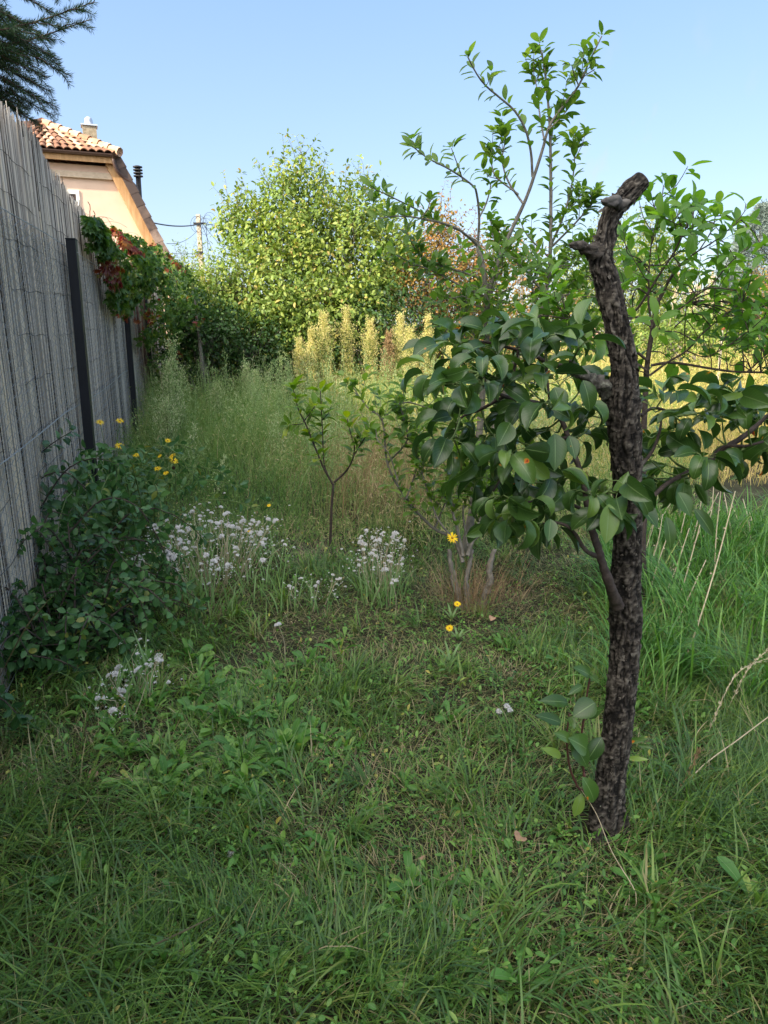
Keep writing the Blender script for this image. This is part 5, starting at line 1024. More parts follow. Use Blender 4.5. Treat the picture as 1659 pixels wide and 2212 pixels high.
def seed_clump(label, cx, cy, rx, ry, n, hz, rot=0, stem_n=None, small=False):
    root = thing('seedhead_clump', (cx, cy, 0), label, 'wildflowers'); st = MB(); lf = MB(); pts = []
    for i in range(n):
        a = rng.uniform(0, 6.28); q = math.sqrt(rng.random()); x = cx + rx * q * math.cos(a); y = cy + ry * q * math.sin(a) ; z = rng.uniform(*hz) * (1 - .25 * q)
        p = np.array([x, y, z]); b = np.array([cx + (x - cx) * .55 + rng.normal(0, .03), cy + (y - cy) * .55 + rng.normal(0, .03), 0]); tube(st, [b, (b + p) / 2 + [rng.normal(0, .02), rng.normal(0, .02), .03], p], [.0022, .0018, .0012], 3, .05, cap=False)
        o = bpy.data.objects.new('seed_head', TUFTS[rng.integers(4) if not small else 3]); COL.objects.link(o); o.parent = root; o.location = Vector(p - np.array([cx, cy, 0])); s = rng.uniform(.45, 1.0); o.scale = (s, s, s * rng.uniform(.6, 1)); o.rotation_euler = (rng.normal(0, .35), rng.normal(0, .35), rng.uniform(0, 6)); pts.append(p)
    m = int(n * 3.2); a = rng.uniform(0, 6.28, m); q = np.sqrt(rng.random(m)); P = np.stack([cx + rx * q * np.cos(a), cy + ry * q * np.sin(a), 0 * a], 1)
    blades(lf, P, rng.uniform(0, 6.28, m), rng.uniform(.12, .3, m), rng.uniform(.005, .011, m), rng.uniform(0, .4, m), rng.uniform(.2, .9, m), 4, rng.uniform(.3, .8, m))
    # pinkish brown spent calyces
    ca = MB(); m = int(n * 2.0); idx = rng.integers(0, n, m); P = np.array(pts)[idx] + rng.normal(0, .03, (m, 3)) + [0, 0, -.02]; leaves(ca, P, nrm(rdir(m) + [0, 0, .8]), rdir(m), .017, .006, L_TINY, rng.random(m))
    
    bl = MB(); m = int(n * 9); idx = rng.integers(0, n, m); P = np.array(pts)[idx] + rng.normal(0, .035, (m, 3)) - [0, 0, .03]; leaves(bl, P, nrm(rdir(m) + [0, 0, .6]), rdir(m), rng.uniform(.006, .014, m), .005, L_TINY, rng.random(m))
    for q in range(int(n * 1.6)):
        c_ = np.array(pts)[rng.integers(n)] + rng.normal(0, .05, 3) - [0, 0, .02]; d = rdir(22); d[:, 2] = np.abs(d[:, 2]); rr = rng.uniform(.006, .012); leaves(bl, c_ + d * .001, d, rdir(22), rr, rr * .3, L_TINY, rng.random(22))
    child(bl, 'loose_seeds', M['seed'], root)['kind'] = 'stuff'
    child(st, 'stems', M['dry'], root); child(lf, 'leaves', M['weed'], root); child(ca, 'calyces', M['drybrown'], root)['kind'] = 'stuff'
    return root
seed_clump('big drift of fluffy white seed heads left of the sapling', -1.02, 4.05, .46, .62, 98, (.24, .44))
seed_clump('small clump of fluffy white seed heads right of the sapling', -.02, 3.85, .15, .30, 34, (.22, .42))
seed_clump('few white wilted flower heads low in the grass beside the fence shrub', -1.02, 2.62, .13, .28, 15, (.08, .28))
seed_clump('scattered white seed heads close to the foot of the sapling', -.42, 3.62, .22, .16, 9, (.1, .2), small=True)
for x, y, f, lab in ((845, 1250, 3.45, 'single white seed head in short grass below the small clump'), (600, 1345, 2.9, 'white wilted seed heads on a bent stem in the middle grass'), (1083, 1528, 2.35, 'white wilted flower near the pear trunk shoots'), (495, 1840, 1.75, 'small white wilted flower in the near grass')):
    p = Wp(x, y, f); root = thing('wildflower', (p[0], f, 0), lab, 'wildflowers'); st = MB(); b = np.array([p[0] + .02, f + .02, 0]); tube(st, [b, (b + p) / 2 + [.015, 0, .01], p], .0015, 4, .03, cap=False); child(st, 'stem', M['dry'], root)
    for q in range(3 if y != 1840 else 1):
        o = bpy.data.objects.new('seed_head', TUFTS[3]); COL.objects.link(o); o.parent = root; o.location = Vector(p - np.array([p[0], f, 0]) + rng.normal(0, .014, 3)); s_ = rng.uniform(.6, .9); o.scale = (s_, s_, s_)
# shrub with yellow star flowers by the first posts
root, st, lf = arching_shrub('yellow_flower_shrub', 'leafy sunflower like shrub with yellow star flowers in front of the first black post', (-1.85, 4.7, 0), 40, (.3, .80), (.2, .6), .06, 'shrub', 7, (.35, -.15), tint=(.3, 1), sp=.05)
pe, ey, dk = MB(), MB(), MB()
for (x, y, f, r) in ((216, 912, 4.9, .036), (259, 909, 5.0, .036), (258, 963, 4.7, .04), (295, 983, 4.7, .03), (362, 952, 5.0, .032), (372, 985, 4.7, .034), (376, 995, 4.6, .036), (340, 1012, 4.5, .03), (358, 1022, 4.5, .028), (345, 985, 4.8, .024)):
    p = Wp(x, y, f); pe, ey = MB(), MB(); flower_head(pe, ey, p, (rng.normal(0, .3), -.45, .8), r * .8, 11, .24, .1); fo = child(pe, 'flower', M['yellow'], root); subpart(ey, 'flower_centre', M['eye'], fo); b = np.array([p[0] + rng.uniform(-.15, .05), f, p[2] - .45]); tube(st, [b, (b + p) / 2 + [.02, 0, .03], p], [.003, .0025, .002], 4, .05, cap=False)
for x, y, f in ((375, 1012, 4.6), (341, 1049, 4.4), (150, 1062, 4.0)): p = Wp(x, y, f); dk = MB(); tube(dk, [p - [0, 0, .006], p, p + [0, 0, .012], p + [0, 0, .016]], [.006, .012, .010, .003], 9); child(dk, 'spent_head', M['darkeye'], root); b = p - [.03, 0, .3]; tube(st, [b, p], .002, 4, cap=False)
child(st, 'stems', M['stemgreen'], root); child(lf, 'foliage', M['shrub'], root)
# single yellow flowers in the lawn
for x, y, f, r, lab, nv in ((977, 1162, 3.45, .03, 'tall yellow daisy like flower in front of the gnarled stump', (.1, -.9, .7)), (988, 1305, 3.2, .017, 'yellow hawkweed flower in the grass below the stump shrub', (0, -.5, .9)), (971, 1357, 2.95, .017, 'yellow hawkweed flower nearest the camera in the lawn', (0, -.7, .8)), (581, 1092, 4.5, .014, 'tiny yellow flower above the drift of white seed heads', (0, -.5, .9)), (538, 1148, 4.0, .011, 'orange yellow bud inside the drift of seed heads', (0, -.3, 1))):
    p = Wp(x, y, f); root = thing('yellow_flower', (p[0], f, 0), lab, 'flower'); pe, ey, st, lf = MB(), MB(), MB(), MB(); flower_head(pe, ey, p, nv, r, 13 if r > .02 else 20, .24 if r > .02 else .28, .2); b = np.array([p[0] + .01, f + .02, 0])
    tube(st, [b, (b + p) / 2 + [.01, 0, 0], p - nrm(np.array(nv)) * r * .05], [.002, .0016, .0013], 5, .03, cap=False)
    blades(lf, np.repeat(b[None], 7, 0), np.arange(7) * .9, rng.uniform(.06, .13, 7), np.full(7, .014), np.full(7, .5), np.full(7, .6), 4, .5)
    child(st, 'stem', M['stemgreen'], root); child(pe, 'petals', M['yellow'], root); child(ey, 'flower_centre', M['eye'], root); child(lf, 'leaves', M['weed'], root)

# ------------------------------------------------------------------ tall weed spires
def spire(x, y, h, wd, mat, label, frac=.5, nb=70, lean=0, group='tall flowering weed spires', per=18, fl=.026):
    root = thing('weed_spire', (x, y, 0), label, 'weed', group); st = MB(); pl = MB(); lf = MB(); b = np.array([x, y, 0.]); t = np.array([x + lean, y + rng.normal(0, .05), h]); mid = (b + t) / 2 + [lean * .3, 0, 0]
    tube(st, [b, mid, t], [.006, .005, .002], 5, .1, cap=False); ax = catmull([b, mid, t], .02); m = len(ax)
    for k in range(nb):
        u = frac + (1 - frac) * (k + rng.random()) / nb; p = ax[min(m - 1, int(u * m))]; th = k * 2.4; v = (u - frac) / (1 - frac)
        l = wd * (math.sin(min(1, v * 1.25 + .12) * math.pi * .92) * .9 + .12) * rng.uniform(.7, 1.15); d = nrm(np.array([math.cos(th), math.sin(th), 2.3])); q = p + d * l * 2.5
        tube(st, [p, q], [.0014, .0008], 3, cap=False); s = rng.uniform(.25, 1.05, per); P = p + (q - p) * s[:, None] + rng.normal(0, .016, (per, 3)); leaves(pl, P, nrm(rdir(per) + [0, 0, 1.0]), rdir(per), fl * rng.uniform(.6, 1.3, per), fl * .30, L_TINY, rng.random(per))
    n = 46; s = rng.uniform(.08, frac + .25, n); P = ax[(s * m).astype(int).clip(0, m - 1)]; th = np.arange(n) * 2.4; leaves(lf, P, np.stack([np.cos(th), np.sin(th), .55 + 0 * th], 1), np.array([0, 0, 1.]) + rdir(n) * .2, rng.uniform(.05, .10, n), .011, L_MID, rng.uniform(.2, .9, n), rng.uniform(.2, 1, n))
    child(st, 'stem', M['stemgreen'], root); child(pl, 'plume', mat, root); child(lf, 'leaves', M['meadow'], root)
names = [(700, 700, 12.4, .19, 'first and broadest sunlit yellow weed spire from the left in front of the big bush'), (752, 686, 12.6, .15, 'tallest slender sunlit yellow weed spire in front of the big bush'), (795, 712, 12.3, .16, 'third sunlit weed spire from the left, just right of the tallest one'), (833, 738, 12.2, .12, 'tan brown dried weed spire between the sunlit yellow ones'), (866, 700, 12.4, .16, 'tall sunlit greenish weed spire right of the tan dried one'),
         (885, 730, 11.9, .17, 'broad golden weed spire beside the pear leaves'), (922, 700, 12.6, .13, 'sunlit weed spire closest to the left edge of the pear leaves'), (650, 752, 11.6, .11, 'half shaded low weed spire at the left end of the sunlit row'), (672, 730, 12.2, .11, 'short sunlit weed spire between the half shaded one and the broadest one'), (980, 745, 11.5, .15, 'golden weed spire showing through the top of the pear leaves')]
for i, (x, y, f, wd, lab) in enumerate(names):
    p = Wp(x, y - 8, f); spire(p[0], f, p[2], wd * 1.2, M['plume'] if i != 3 else M['drybrown'], lab, .34, 150, rng.normal(0, .04), fl=.032)
for x, y, f, wd, lab in ((385, 752, 7.6, .16, 'tall pale grey green weed plume against the dark creeper'), (352, 800, 7.2, .15, 'pale weed plume leaning beside the third fence post'), (345, 880, 6.6, .15, 'lower pale weed plume in front of the second fence post'), (540, 800, 10.6, .12, 'whitish flowered weed in front of the dark hedge'), (560, 812, 10.0, .11, 'second whitish flowered weed right in the shade of the hedge'), (450, 838, 9.4, .13, 'dusky pale weed at the foot of the dark hedge'), (610, 830, 9.8, .12, 'greenish weed plume near the top of the shaded meadow')):
    p = Wp(x, y, f); spire(p[0], f, p[2], wd, M['paleplume'], lab, .25, 85, rng.normal(0, .06), 'pale weeds in the shade')

# ------------------------------------------------------------------ grass and meadow (nobody could count it)
def keep_off(P, r=.07): return (np.hypot(P[:, 0] - .62, P[:, 1] - 1.86) > r) & (P[:, 0] > fence_x(P[:, 1]) + .03)
def scatter(n, f0, f1, a0=-.72, a1=.72, mg=.45, pw=1.0):
    f = f0 + (f1 - f0) * rng.random(n) ** pw; l = a0 * f - mg; h = a1 * f + mg; x = l + (h - l) * rng.random(n); P = np.stack([x, f, 0 * f], 1); P[:, 2] = ground_z(x, f) - .012
    return P[keep_off(P)]
def patch(P, sc, seed): return vnoise(np.stack([P[:, 0] * sc, P[:, 1] * sc, 0 * P[:, 0]], 1), seed)
# lawn
mb = MB()
P = scatter(128000, .75, 5.6, pw=1.0); n = len(P); pa = patch(P, 2.2, 3); pb = patch(P, 5.5, 4); side = np.clip((P[:, 0] - .35 * P[:, 1] + .1) * 1.2, 0, 1)
dens = .62 + .55 * pa + .25 * side; k = rng.random(n) < dens + .15; P, pa, pb, side = P[k], pa[k], pb[k], side[k]; n = len(P)
L = (.045 + .080 * rng.random(n)) * (1 + .55 * pa + .4 * pb) * (1 + .9 * side) * (1 + .5 * (rng.random(n) < .06)); head = np.pi * 2 * vnoise(P * 1.1, 17) + rng.normal(0, 1.0, n)
dryp = np.clip(.20 - .38 * pa - .15 * pb, .04, .6); tint = np.where(rng.random(n) < dryp, rng.uniform(.8, 1, n), rng.uniform(0, .74, n) + .08 * pb).clip(0, 1)
blades(mb, P, head, L, rng.uniform(.0018, .0052, n), rng.uniform(.05, .9, n), rng.uniform(.2, 1.7, n), 4, tint)
# thatch lying in the sward
P = scatter(40000, .75, 5.2, pw=.9); n = len(P); k = patch(P, 2.2, 3) < rng.uniform(-.5, .8, n); P = P[k]; n = len(P); P[:, 2] += rng.uniform(.005, .03, n)
blades(mb, P, rng.uniform(0, 6.28, n), rng.uniform(.05, .16, n), rng.uniform(.001, .0024, n), rng.uniform(1.0, 1.6, n), rng.uniform(-.3, .5, n), 3, rng.uniform(.72, 1, n))
# longer arching tussocks
for q in range(250):
    P0 = scatter(3, .8, 4.8)[:1]
    if not len(P0): continue
    m = rng.integers(14, 40); P = P0 + np.column_stack([rng.normal(0, .022, (m, 2)), np.zeros(m)]); h0 = rng.uniform(0, 6.28); t0 = rng.uniform(.1, .7)
    blades(mb, P, h0 + rng.normal(0, 1.3, m), rng.uniform(.10, .25, m) * rng.uniform(.7, 1.15), rng.uniform(.0035, .0078, m), rng.uniform(.05, .7, m), rng.uniform(.5, 1.7, m), 6, np.clip(t0 + rng.normal(0, .12, m), 0, .8))
tag(mb.build('lawn_grass', M['grass']), 'uneven short green grass with dry tan patches covering the garden floor', 'grass', kind='stuff')
# lush long grass on the right
mb = MB(); cl = []
n = 9500; P = np.stack([rng.uniform(.75, 4.2, n), rng.uniform(2.55, 5.2, n), np.zeros(n)], 1); k = (P[:, 0] > .32 * P[:, 1] + .15 * patch(P, 1.6, 8)) & (patch(P, 3.0, 6) > -.45 + .3 * rng.random(n)); P = P[k]; n = len(P)
pk = patch(P, 3.0, 6); blades(mb, P, np.pi * 2 * vnoise(P * 1.3, 27) + rng.normal(0, .9, n), rng.uniform(.2, .46, n) * (1 + .3 * pk), rng.uniform(.004, .011, n), rng.uniform(.02, .5, n), rng.uniform(.3, 1.5, n), 6, rng.uniform(0, .85, n) + .15 * (rng.random(n) < .05))
tag(mb.build('long_grass', M['sward']), 'lush long bladed bright green grass right of the dead trunk', 'grass', kind='stuff')
# long blades at the front edge and front right
mb = MB(); n = 1500; f_ = rng.uniform(.8, 2.2, n); P = np.stack([rng.uniform(-.62, .8, n) * f_ * 1.05, f_, 0 * f_], 1); k = keep_off(P) & ((patch(P, 2.6, 70) > .1 + .25 * (f_ - .8)) | ((P[:, 0] > .55) & (patch(P, 3, 71) > -.3))); P = P[k]; n = len(P)
blades(mb, P, np.pi * 2 * vnoise(P * 1.6, 37) + rng.normal(0, .8, n), rng.uniform(.11, .27, n), rng.uniform(.003, .0070, n), rng.uniform(.1, .7, n), rng.uniform(.4, 1.7, n), 6, rng.uniform(0, .55, n) + .3 * (rng.random(n) < .08))
tag(mb.build('front_grass', M['grass']), 'longer arching grass blades along the bottom of the picture', 'grass', kind='stuff')
# left coarse grass
mb = MB(); n = 3600; P = np.stack([rng.uniform(-1.9, -.35, n), rng.uniform(1.0, 2.7, n), np.zeros(n)], 1); k = (P[:, 0] < -.42 * P[:, 1] + .1 * patch(P, 2, 5)) & keep_off(P) & (patch(P, 3.3, 10) > -.3); P = P[k]; n = len(P)
blades(mb, P, rng.normal(.1, 1.1, n), rng.uniform(.14, .36, n), rng.uniform(.002, .0055, n), rng.uniform(.2, .9, n), rng.uniform(.5, 1.5, n), 6, rng.uniform(.05, .6, n) + .25 * (rng.random(n) < .15))
tag(mb.build('coarse_grass', M['grass']), 'coarse drooping dark grass at the left edge of the lawn', 'grass', kind='stuff')
# shaded meadow with seeding grasses and fine leafy weeds
mb = MB(); P = scatter(46000, 4.7, 14.2, -.40, .36, .5, pw=.85); n = len(P); hgt = np.interp(P[:, 1], [4.7, 5.4, 7, 10, 14], [.16, .34, .55, .72, .72]) * (1 + .3 * patch(P, 1.3, 14) + .2 * patch(P, 3.3, 15)) * rng.uniform(.5, 1.1, n)
tn = np.clip(.38 + .3 * patch(P, 1.0, 16) + rng.normal(0, .2, n) + np.where((P[:, 0] > -.5) & (P[:, 1] < 9), .18, 0), 0, 1)
blades(mb, P, rng.uniform(0, 6.28, n), hgt * 1.15, rng.uniform(.0022, .0055, n), rng.uniform(0, .6, n), rng.uniform(.1, 1.5, n), 5, tn)
m = 60000; i = rng.integers(0, n, m); s = rng.uniform(.3, 1.0, m); Q = P[i] + np.column_stack([rng.normal(0, .05, (m, 2)), hgt[i] * s]); leaves(mb, Q, rdir(m) + [0, 0, .3], rdir(m) + [0, 0, 1.], rng.uniform(.018, .06, m), rng.uniform(.005, .013, m), L_MID, np.clip(tn[i] + rng.normal(0, .15, m), 0, 1), .5)
m = 15000; i = rng.integers(0, n, m); Q = P[i] + np.column_stack([rng.normal(0, .03, (m, 2)), hgt[i] * rng.uniform(.8, 1.15, m)]); leaves(mb, Q, rdir(m) * .6 + [0, 0, .8], rdir(m), rng.uniform(.008, .02, m), .004, L_TINY, rng.uniform(.6, 1, m))
tag(mb.build('meadow_grass', M['meadow']), 'waist high shaded tangle of grasses and fine weeds in the middle of the garden', 'meadow', kind='stuff')
# feathery pale weeds standing through the shaded meadow
mb = MB(); nn_ = 420; f = 5.6 + 8.2 * rng.random(nn_) ** .8; x = rng.uniform(-.36, .3, nn_) * f; k = x > fence_x(f) + .25; f, x = f[k], x[k]
for xx, ff in zip(x, f):
    h = np.interp(ff, [5.6, 7.5, 12], [.45, .75, 1.0]) * rng.uniform(.75, 1.2); b = np.array([xx, ff, 0.]); t = b + [rng.normal(0, .12), rng.normal(0, .1), h]; tube(mb, [b, (b + t) / 2 + rng.normal(0, .03, 3), t], .0028, 3, .15, tint=.3, cap=False)
    m = 110; s = rng.uniform(.15, 1, m) ** .8; wd = .13 * np.sin(s * 2.9).clip(.1, 1) * rng.uniform(.6, 1.2); P = b + (t - b) * s[:, None] + rng.normal(0, 1, (m, 3)) * [1, 1, .4] * wd[:, None] * .5
    leaves(mb, P, rdir(m) + [0, 0, .9], rdir(m), rng.uniform(.012, .045, m), .0085, L_TINY, np.clip(rng.uniform(.0, .75) + rng.normal(0, .15, m), 0, 1))
tag(mb.build('feathery_weeds', M['paleplume']), 'fine feathery pale green weeds standing through the shaded meadow', 'weeds', kind='stuff')
# reddish dry seeding grass between sapling and plum
mb = MB(); n = 1700; P = np.stack([rng.normal(.1, .42, n), rng.uniform(5.1, 8.2, n), np.zeros(n)], 1); L = rng.uniform(.35, .72, n); blades(mb, P, rng.normal(0, .8, n), L, rng.uniform(.0018, .003, n), rng.uniform(0, .3, n), rng.uniform(.1, .7, n), 4, rng.uniform(.2, .9, n))
m = 5500; i = rng.integers(0, n, m); Q = P[i] + np.column_stack([rng.normal(0, .04, (m, 2)), L[i] * rng.uniform(.6, .98, m)]); leaves(mb, Q, rdir(m) * .4 + [0, 0, 1.], rdir(m), rng.uniform(.012, .028, m), .005, L_TINY, rng.random(m))
tag(mb.build('dry_grass', M['drybrown']), 'patch of reddish brown seeding grass between the sapling and the stump shrub', 'grass', kind='stuff')
mb = MB(); n = 420; c = Wp(1010, 1260, 3.7); P = np.stack([rng.normal(c[0] + .03, .13, n), rng.normal(3.66, .10, n), np.zeros(n)], 1); th = np.arctan2(P[:, 1] - 3.7, P[:, 0] - c[0]); blades(mb, P, th + rng.normal(0, .6, n), rng.uniform(.15, .38, n), rng.uniform(.0012, .0025, n), rng.uniform(0, .4, n), rng.uniform(.3, 1.3, n), 4, rng.random(n))
tag(mb.build('dry_tussock', M['drybrown']), 'withered tan grass round the foot of the gnarled stump', 'grass', kind='stuff')
# sunlit golden field at the right
mb = MB(); n = 60000; f = rng.uniform(6.6, 23, n); x = rng.uniform(-.18, .85, n) * f + rng.uniform(-.3, .3, n); P = np.stack([x, f, 0 * f], 1); k = (x > 1.2 - (f - 6.6) * .45) ; P = P[k]; n = len(P)
hgt = np.interp(P[:, 1], [6.6, 7.6, 9, 14, 23], [.16, .3, .55, .85, .9]) * (1 + .35 * patch(P, 1.0, 41)) * rng.uniform(.4, 1.1, n); tn = np.clip(.5 + .35 * patch(P, .7, 42) + rng.normal(0, .2, n), 0, 1)
blades(mb, P, rng.uniform(0, 6.28, n), hgt * 1.1, rng.uniform(.0028, .0075, n) * np.interp(P[:, 1], [6, 20], [1, 1.8]), rng.uniform(0, .35, n), rng.uniform(.1, .9, n), 3, tn)
m = 52000; i = rng.integers(0, n, m); Q = P[i] + np.column_stack([rng.normal(0, .06, (m, 2)), hgt[i] * rng.uniform(.4, 1.1, m)]); leaves(mb, Q, rdir(m) * .8 + [0, 0, .6], rdir(m), rng.uniform(.018, .04, m), .010, L_TINY, np.clip(tn[i] + rng.normal(0, .2, m), 0, 1))

for q in range(230):
    ff = rng.uniform(7.6, 15); xx = rng.uniform(max(-.02, 1.6 / ff - .1), .62) * ff; h = rng.uniform(.6, 1.25) * np.interp(ff, [7.6, 10], [.6, 1]); b = np.array([xx, ff, 0.]); t = b + [rng.normal(0, .08), rng.normal(0, .08), h]; tube(mb, [b, t], .003, 3, cap=False, tint=.2)
    mm = 90; s_ = rng.uniform(.4, 1, mm); wd = .14 * np.sin((s_ - .3) * 4.2).clip(.1, 1); P = b + (t - b) * s_[:, None] + rng.normal(0, 1, (mm, 3)) * [1, 1, .3] * wd[:, None] * .5; leaves(mb, P, rdir(mm) + [0, 0, 1.1], rdir(mm), rng.uniform(.02, .05, mm), .012, L_TINY, np.clip(rng.uniform(.1, .9) + rng.normal(0, .12, mm), 0, 1))
tag(mb.build('golden_weeds', M['golden']), 'sunlit golden dry weeds and grasses beyond the shade', 'meadow', kind='stuff')
mb = MB(); n = 30000; f = rng.uniform(14, 60, n); x = rng.uniform(-.8, 1.0, n) * f; P = np.stack([x, f, 0 * f], 1); P = P[(f > 24) | (x > 0)]; n = len(P); blades(mb, P, rng.uniform(0, 6.28, n), rng.uniform(.3, .8, n), rng.uniform(.01, .03, n), rng.uniform(0, .4, n), rng.uniform(.1, .8, n), 2, rng.uniform(0, .7, n))
tag(mb.build('far_grass', M['golden']), 'rough grass running away behind the hedges', 'meadow', kind='stuff')

# ------------------------------------------------------------------ broad leaved weeds, clover, stalks and litter
def rosette(kind):
    mb = MB(); n = rng.integers(7, 14); th = np.arange(n) * 2.4 + rng.normal(0, .3, n); el = rng.uniform(.6, 1.35, n) if kind < 4 else rng.uniform(.1, .7, n); L = rng.uniform(.07, .15, n) * (1 if kind != 2 else 1.25)
    Y = np.stack([np.cos(th) * np.cos(el), np.sin(th) * np.cos(el), np.sin(el)], 1); leaves(mb, np.zeros((n, 3)) + Y * .008, Y, np.array([0, 0, 1.]) + rdir(n) * .25, L, L * rng.uniform(.22, .34, n) * 1.25, L_SPAT, rng.uniform(.1, .95, n), rng.uniform(.3, 1.2, n), .06)
    o = mb.build('leafy_weed', M['weed']); me = o.data; bpy.data.objects.remove(o); return me
ROS = [rosette(k) for k in range(6)]
wl = 'broad leaved bright green weed rosette in the sunken left half of the lawn'
def put_weed(p, s, lab, grp, k=None):
    o = bpy.data.objects.new('leafy_weed', ROS[rng.integers(6) if k is None else k]); COL.objects.link(o); o.location = Vector((p[0], p[1], float(ground_z(p[0], p[1])))); o.rotation_euler = (rng.normal(0, .12), rng.normal(0, .12), rng.uniform(0, 6.28)); o.scale = (s, s, s); tag(o, lab, 'weed', grp)
for q in range(120):
    x, y = rng.uniform(180, 760), rng.uniform(1385, 1740)
    if ((x - 490) / 290) ** 2 + ((y - 1540) / 185) ** 2 > 1.0: continue
    put_weed(Gp(x, y + 25), rng.uniform(.5, .95), 'broad leaved bright green weed in the dense patch left of the lawn centre', 'broad leaved weeds in the dense patch')
for q in range(70):
    x, y = rng.uniform(20, 1500), rng.uniform(1380, 2180); put_weed(Gp(x, y), rng.uniform(.3, .75), 'small broad leaved weed scattered singly through the lawn', 'broad leaved weeds scattered in the lawn')
for x, y, s, lab in ((735, 1415, 1.15, 'upright broad leaved weed standing alone below the sapling'), (175, 1900, 1.0, 'big toothed leaf weed in the lower left lawn'), (25, 1935, .9, 'upright oval leaved weed at the lower left edge'), (1625, 1975, 1.1, 'round leaved weed near the lower right edge'), (610, 1835, .8, 'single upright leaf weed in the lower middle lawn'), (1100, 1400, .9, 'pale leaved weed right of the nearest yellow flower')):
    put_weed(Gp(x, y), s * .7, lab, None, 2)
mb = MB()      # clover and creeping small leaves
P = scatter(5500, .8, 3.8); P = P[patch(P, 3.0, 60) > .0]; n = len(P); P[:, 2] += rng.uniform(.02, .06, n); a = rng.uniform(0, 6.28, n)
for k in range(3):
    th = a + k * 2.094; leaves(mb, P, np.stack([np.cos(th), np.sin(th), .15 + 0 * th], 1), np.array([0, 0, 1.]) + rdir(n) * .2, rng.uniform(.008, .015, n), .011, L_SPAT, rng.uniform(.3, 1, n))
P = scatter(20000, .8, 5.4); n = len(P); P[:, 2] += rng.uniform(.01, .08, n); leaves(mb, P, rdir(n) + [0, 0, .5], rdir(n) * .5 + [0, 0, 1.], rng.uniform(.01, .035, n), rng.uniform(.005, .014, n), L_OVAL, rng.random(n), .6)
tag(mb.build('clover', M['weed']), 'clover and tiny creeping leaves among the grass blades', 'ground cover', kind='stuff')
# leaning dry stalks on the right
def c4(x, y): return 1327 + x * .275, 885 + y * .275
stalks = [((260,1500),(430,960)), ((350,1560),(590,930)), ((480,1580),(680,880)), ((440,1760),(720,1180)), ((570,1930),(950,640)), ((290,930),(440,740)), ((925,1040),(855,620)), ((1050,1030),(920,740)), ((1070,1010),(1010,700)), ((780,1400),(840,600)), ((1110,1100),(1060,800)), ((700,1000),(780,600)), ((620,1010),(700,560)), ((520,980),(600,640)), ((250,1300),(380,820)), ((310,1450),(480,1180)), ((560,1240),(820,650)), ((840,1100),(800,920)), ((180,1300),(330,850))]
for (a, b) in stalks:
    g = Gp(*c4(*a)); g[1] = min(g[1], 4.6); g = Wp(*c4(*a), g[1]); t = Wp(*c4(*b), g[1] + rng.uniform(.1, .5)); bt = np.array([g[0] - (t[0] - g[0]) * .12, g[1], 0.]); m = MB(); P_ = [bt, g, (g + t) / 2 + rng.normal(0, .012, 3), t]
    tube(m, P_, [.0042, .004, .0035, .0025], 6, .05); d = nrm(t - g)
    for q in range(3): c = g + (t - g) * (.2 + .28 * q); tube(m, [c - d * .003, c + d * .003], .0052, 6)
    o = m.build('dry_stalk', M['dry'], None, False, origin=(bt[0], bt[1], 0)); tag(o, 'leaning dry straw coloured stalk in the long grass right of the trunk', 'dry stalk', 'dry stalks leaning in the long grass')
def c6(x, y): return 1050.7 + x * .3666, 1327 + y * .3666
def grass_culm(pts, fs, label, plume=0, mat='dry', r=.0017):
    m = MB(); P_ = [Wp(*c6(*p), f) for p, f in zip(pts, fs)]; b = P_[0].copy(); b[2] = 0; Q = catmull([b] + P_, .02); tube(m, Q, np.linspace(r, r * .6, len(Q)), 4, cap=False)
    if plume:
        n = 90; s = rng.uniform(1 - plume, 1, n); idx = (s * (len(Q) - 1)).astype(int); T, _, _ = frames(Q); leaves(m, Q[idx] + rng.normal(0, .003, (n, 3)), nrm(T[idx] + rdir(n) * .3), rdir(n), .016, .0035, L_TINY, rng.random(n))
    o = m.build('dry_grass_stem', M[mat], None, False, origin=(b[0], b[1], 0)); tag(o, label, 'grass stem')
grass_culm([(970, 1180), (1130, 1040), (1290, 880), (1480, 740), (1720, 560)], [1.95, 2.0, 2.05, 2.1, 2.2], 'thick pale dry grass stem slanting to the right edge beside the trunk foot', 0, r=.003)
grass_culm([(880, 1640), (740, 1400), (650, 1180), (560, 1035)], [1.55, 1.66, 1.72, 1.76], 'thin dry grass stem crossing in front of the trunk foot')
grass_culm([(1130, 1100), (1290, 740), (1400, 480), (1500, 330), (1680, 250)], [2.3, 2.35, 2.4, 2.45, 2.5], 'feathery dry grass plume bending right of the trunk', .45)
grass_culm([(1300, 800), (1450, 500), (1560, 300), (1700, 180)], [2.5, 2.5, 2.55, 2.6], 'taller feathery dry grass plume at the right edge', .4)
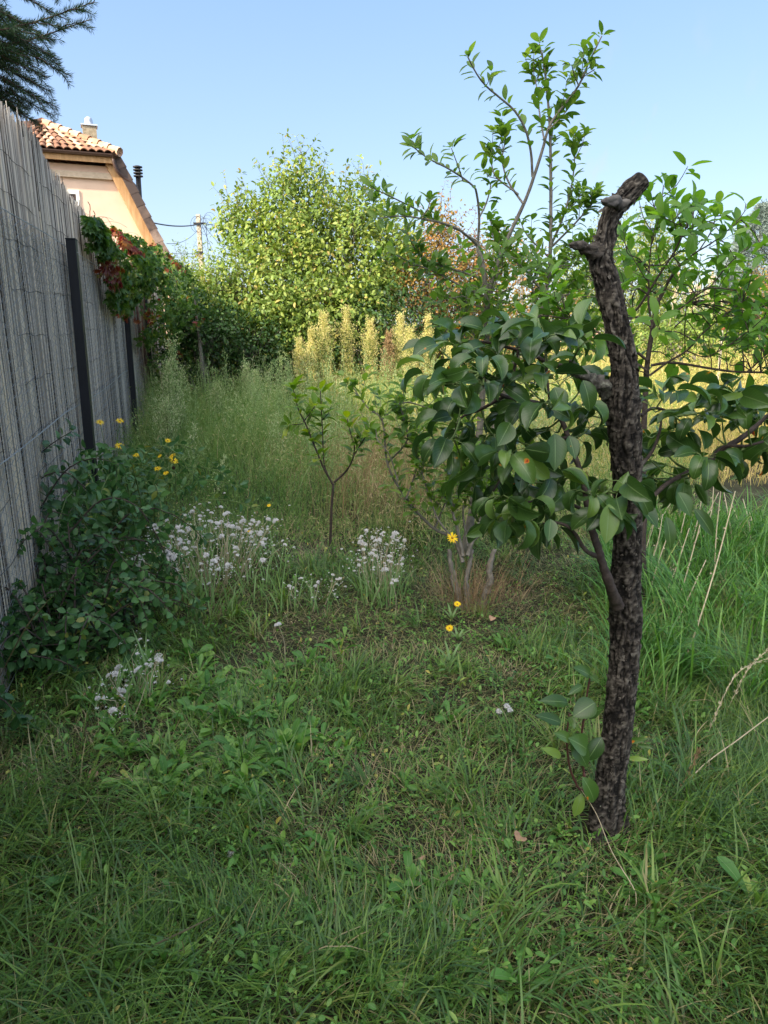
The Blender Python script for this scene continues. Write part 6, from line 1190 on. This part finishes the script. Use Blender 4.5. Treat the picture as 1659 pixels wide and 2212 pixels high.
grass_culm([(0, 1320), (200, 1345), (440, 1358), (660, 1360)], [1.8, 1.8, 1.8, 1.8], 'long dry straw lying flat left of the trunk foot')
grass_culm([(950, 1300), (1010, 1180), (1180, 960), (1260, 780)], [1.9, 1.95, 2.0, 2.0], 'thin brown grass stem close right of the trunk foot', .3, 'drybrown')
def cl(x, y): return x, y
def long_blade(pts, fs, label, w_, mat='grass', t=.5):
    P_ = catmull([Wp(x, y, f) for (x, y), f in zip(pts, fs)], .01); n = len(P_); T, N, B = frames(P_); sd = nrm(np.cross(T, [0, 0, 1.])); hw = w_ * np.sin(np.linspace(.25, math.pi, n)) ** .6 * .5; m = MB()
    V = np.stack([P_ - sd * hw[:, None], P_ + [0, 0, -w_ * .15], P_ + sd * hw[:, None]], 1); i = np.arange(n - 1) * 3; m.add(V.reshape(-1, 3), np.concatenate([np.stack([i, i + 1, i + 4, i + 3], 1), np.stack([i + 1, i + 2, i + 5, i + 4], 1)]), t)
    b = P_[0]; o = m.build('grass_blade', M[mat], None, False, origin=(b[0], b[1], 0)); tag(o, label, 'grass blade')
long_blade([(270, 2100), (320, 2050), (400, 2010), (470, 1975)], [1.33, 1.38, 1.42, 1.46], 'long pale flat grass blade lying across the lower left lawn', .007, t=.78)
long_blade([(0, 1460), (60, 1350), (120, 1280)], [2.6, 2.7, 2.8], 'broad upright pale grass blade at the left edge', .012, t=.6)
# fallen leaves
for x, y, r, lab in ((1115, 1850, .024, 'round brown fallen leaf left of the trunk foot'), (1065, 1358, .022, 'tan fallen leaf in the grass below the stump shrub'), (215, 1700, .02, 'curled brown fallen leaf in the left lawn'), (915, 1893, .012, 'small pinkish dead leaf in the dry patch')):
    g = Gp(x, y - 12); m = MB(); a = rng.uniform(0, 6.28); leaves(m, [[g[0], g[1], .035]], [[math.cos(a), math.sin(a), .1]], [[0, -.5, 1.]], r * 1.8, r * 1.7, L_NEAR, .5, .7); tag(m.build('fallen_leaf', M['fallen'], None, False, origin=(g[0], g[1], 0)), lab, 'leaf')
bpy.context.view_layer.update()
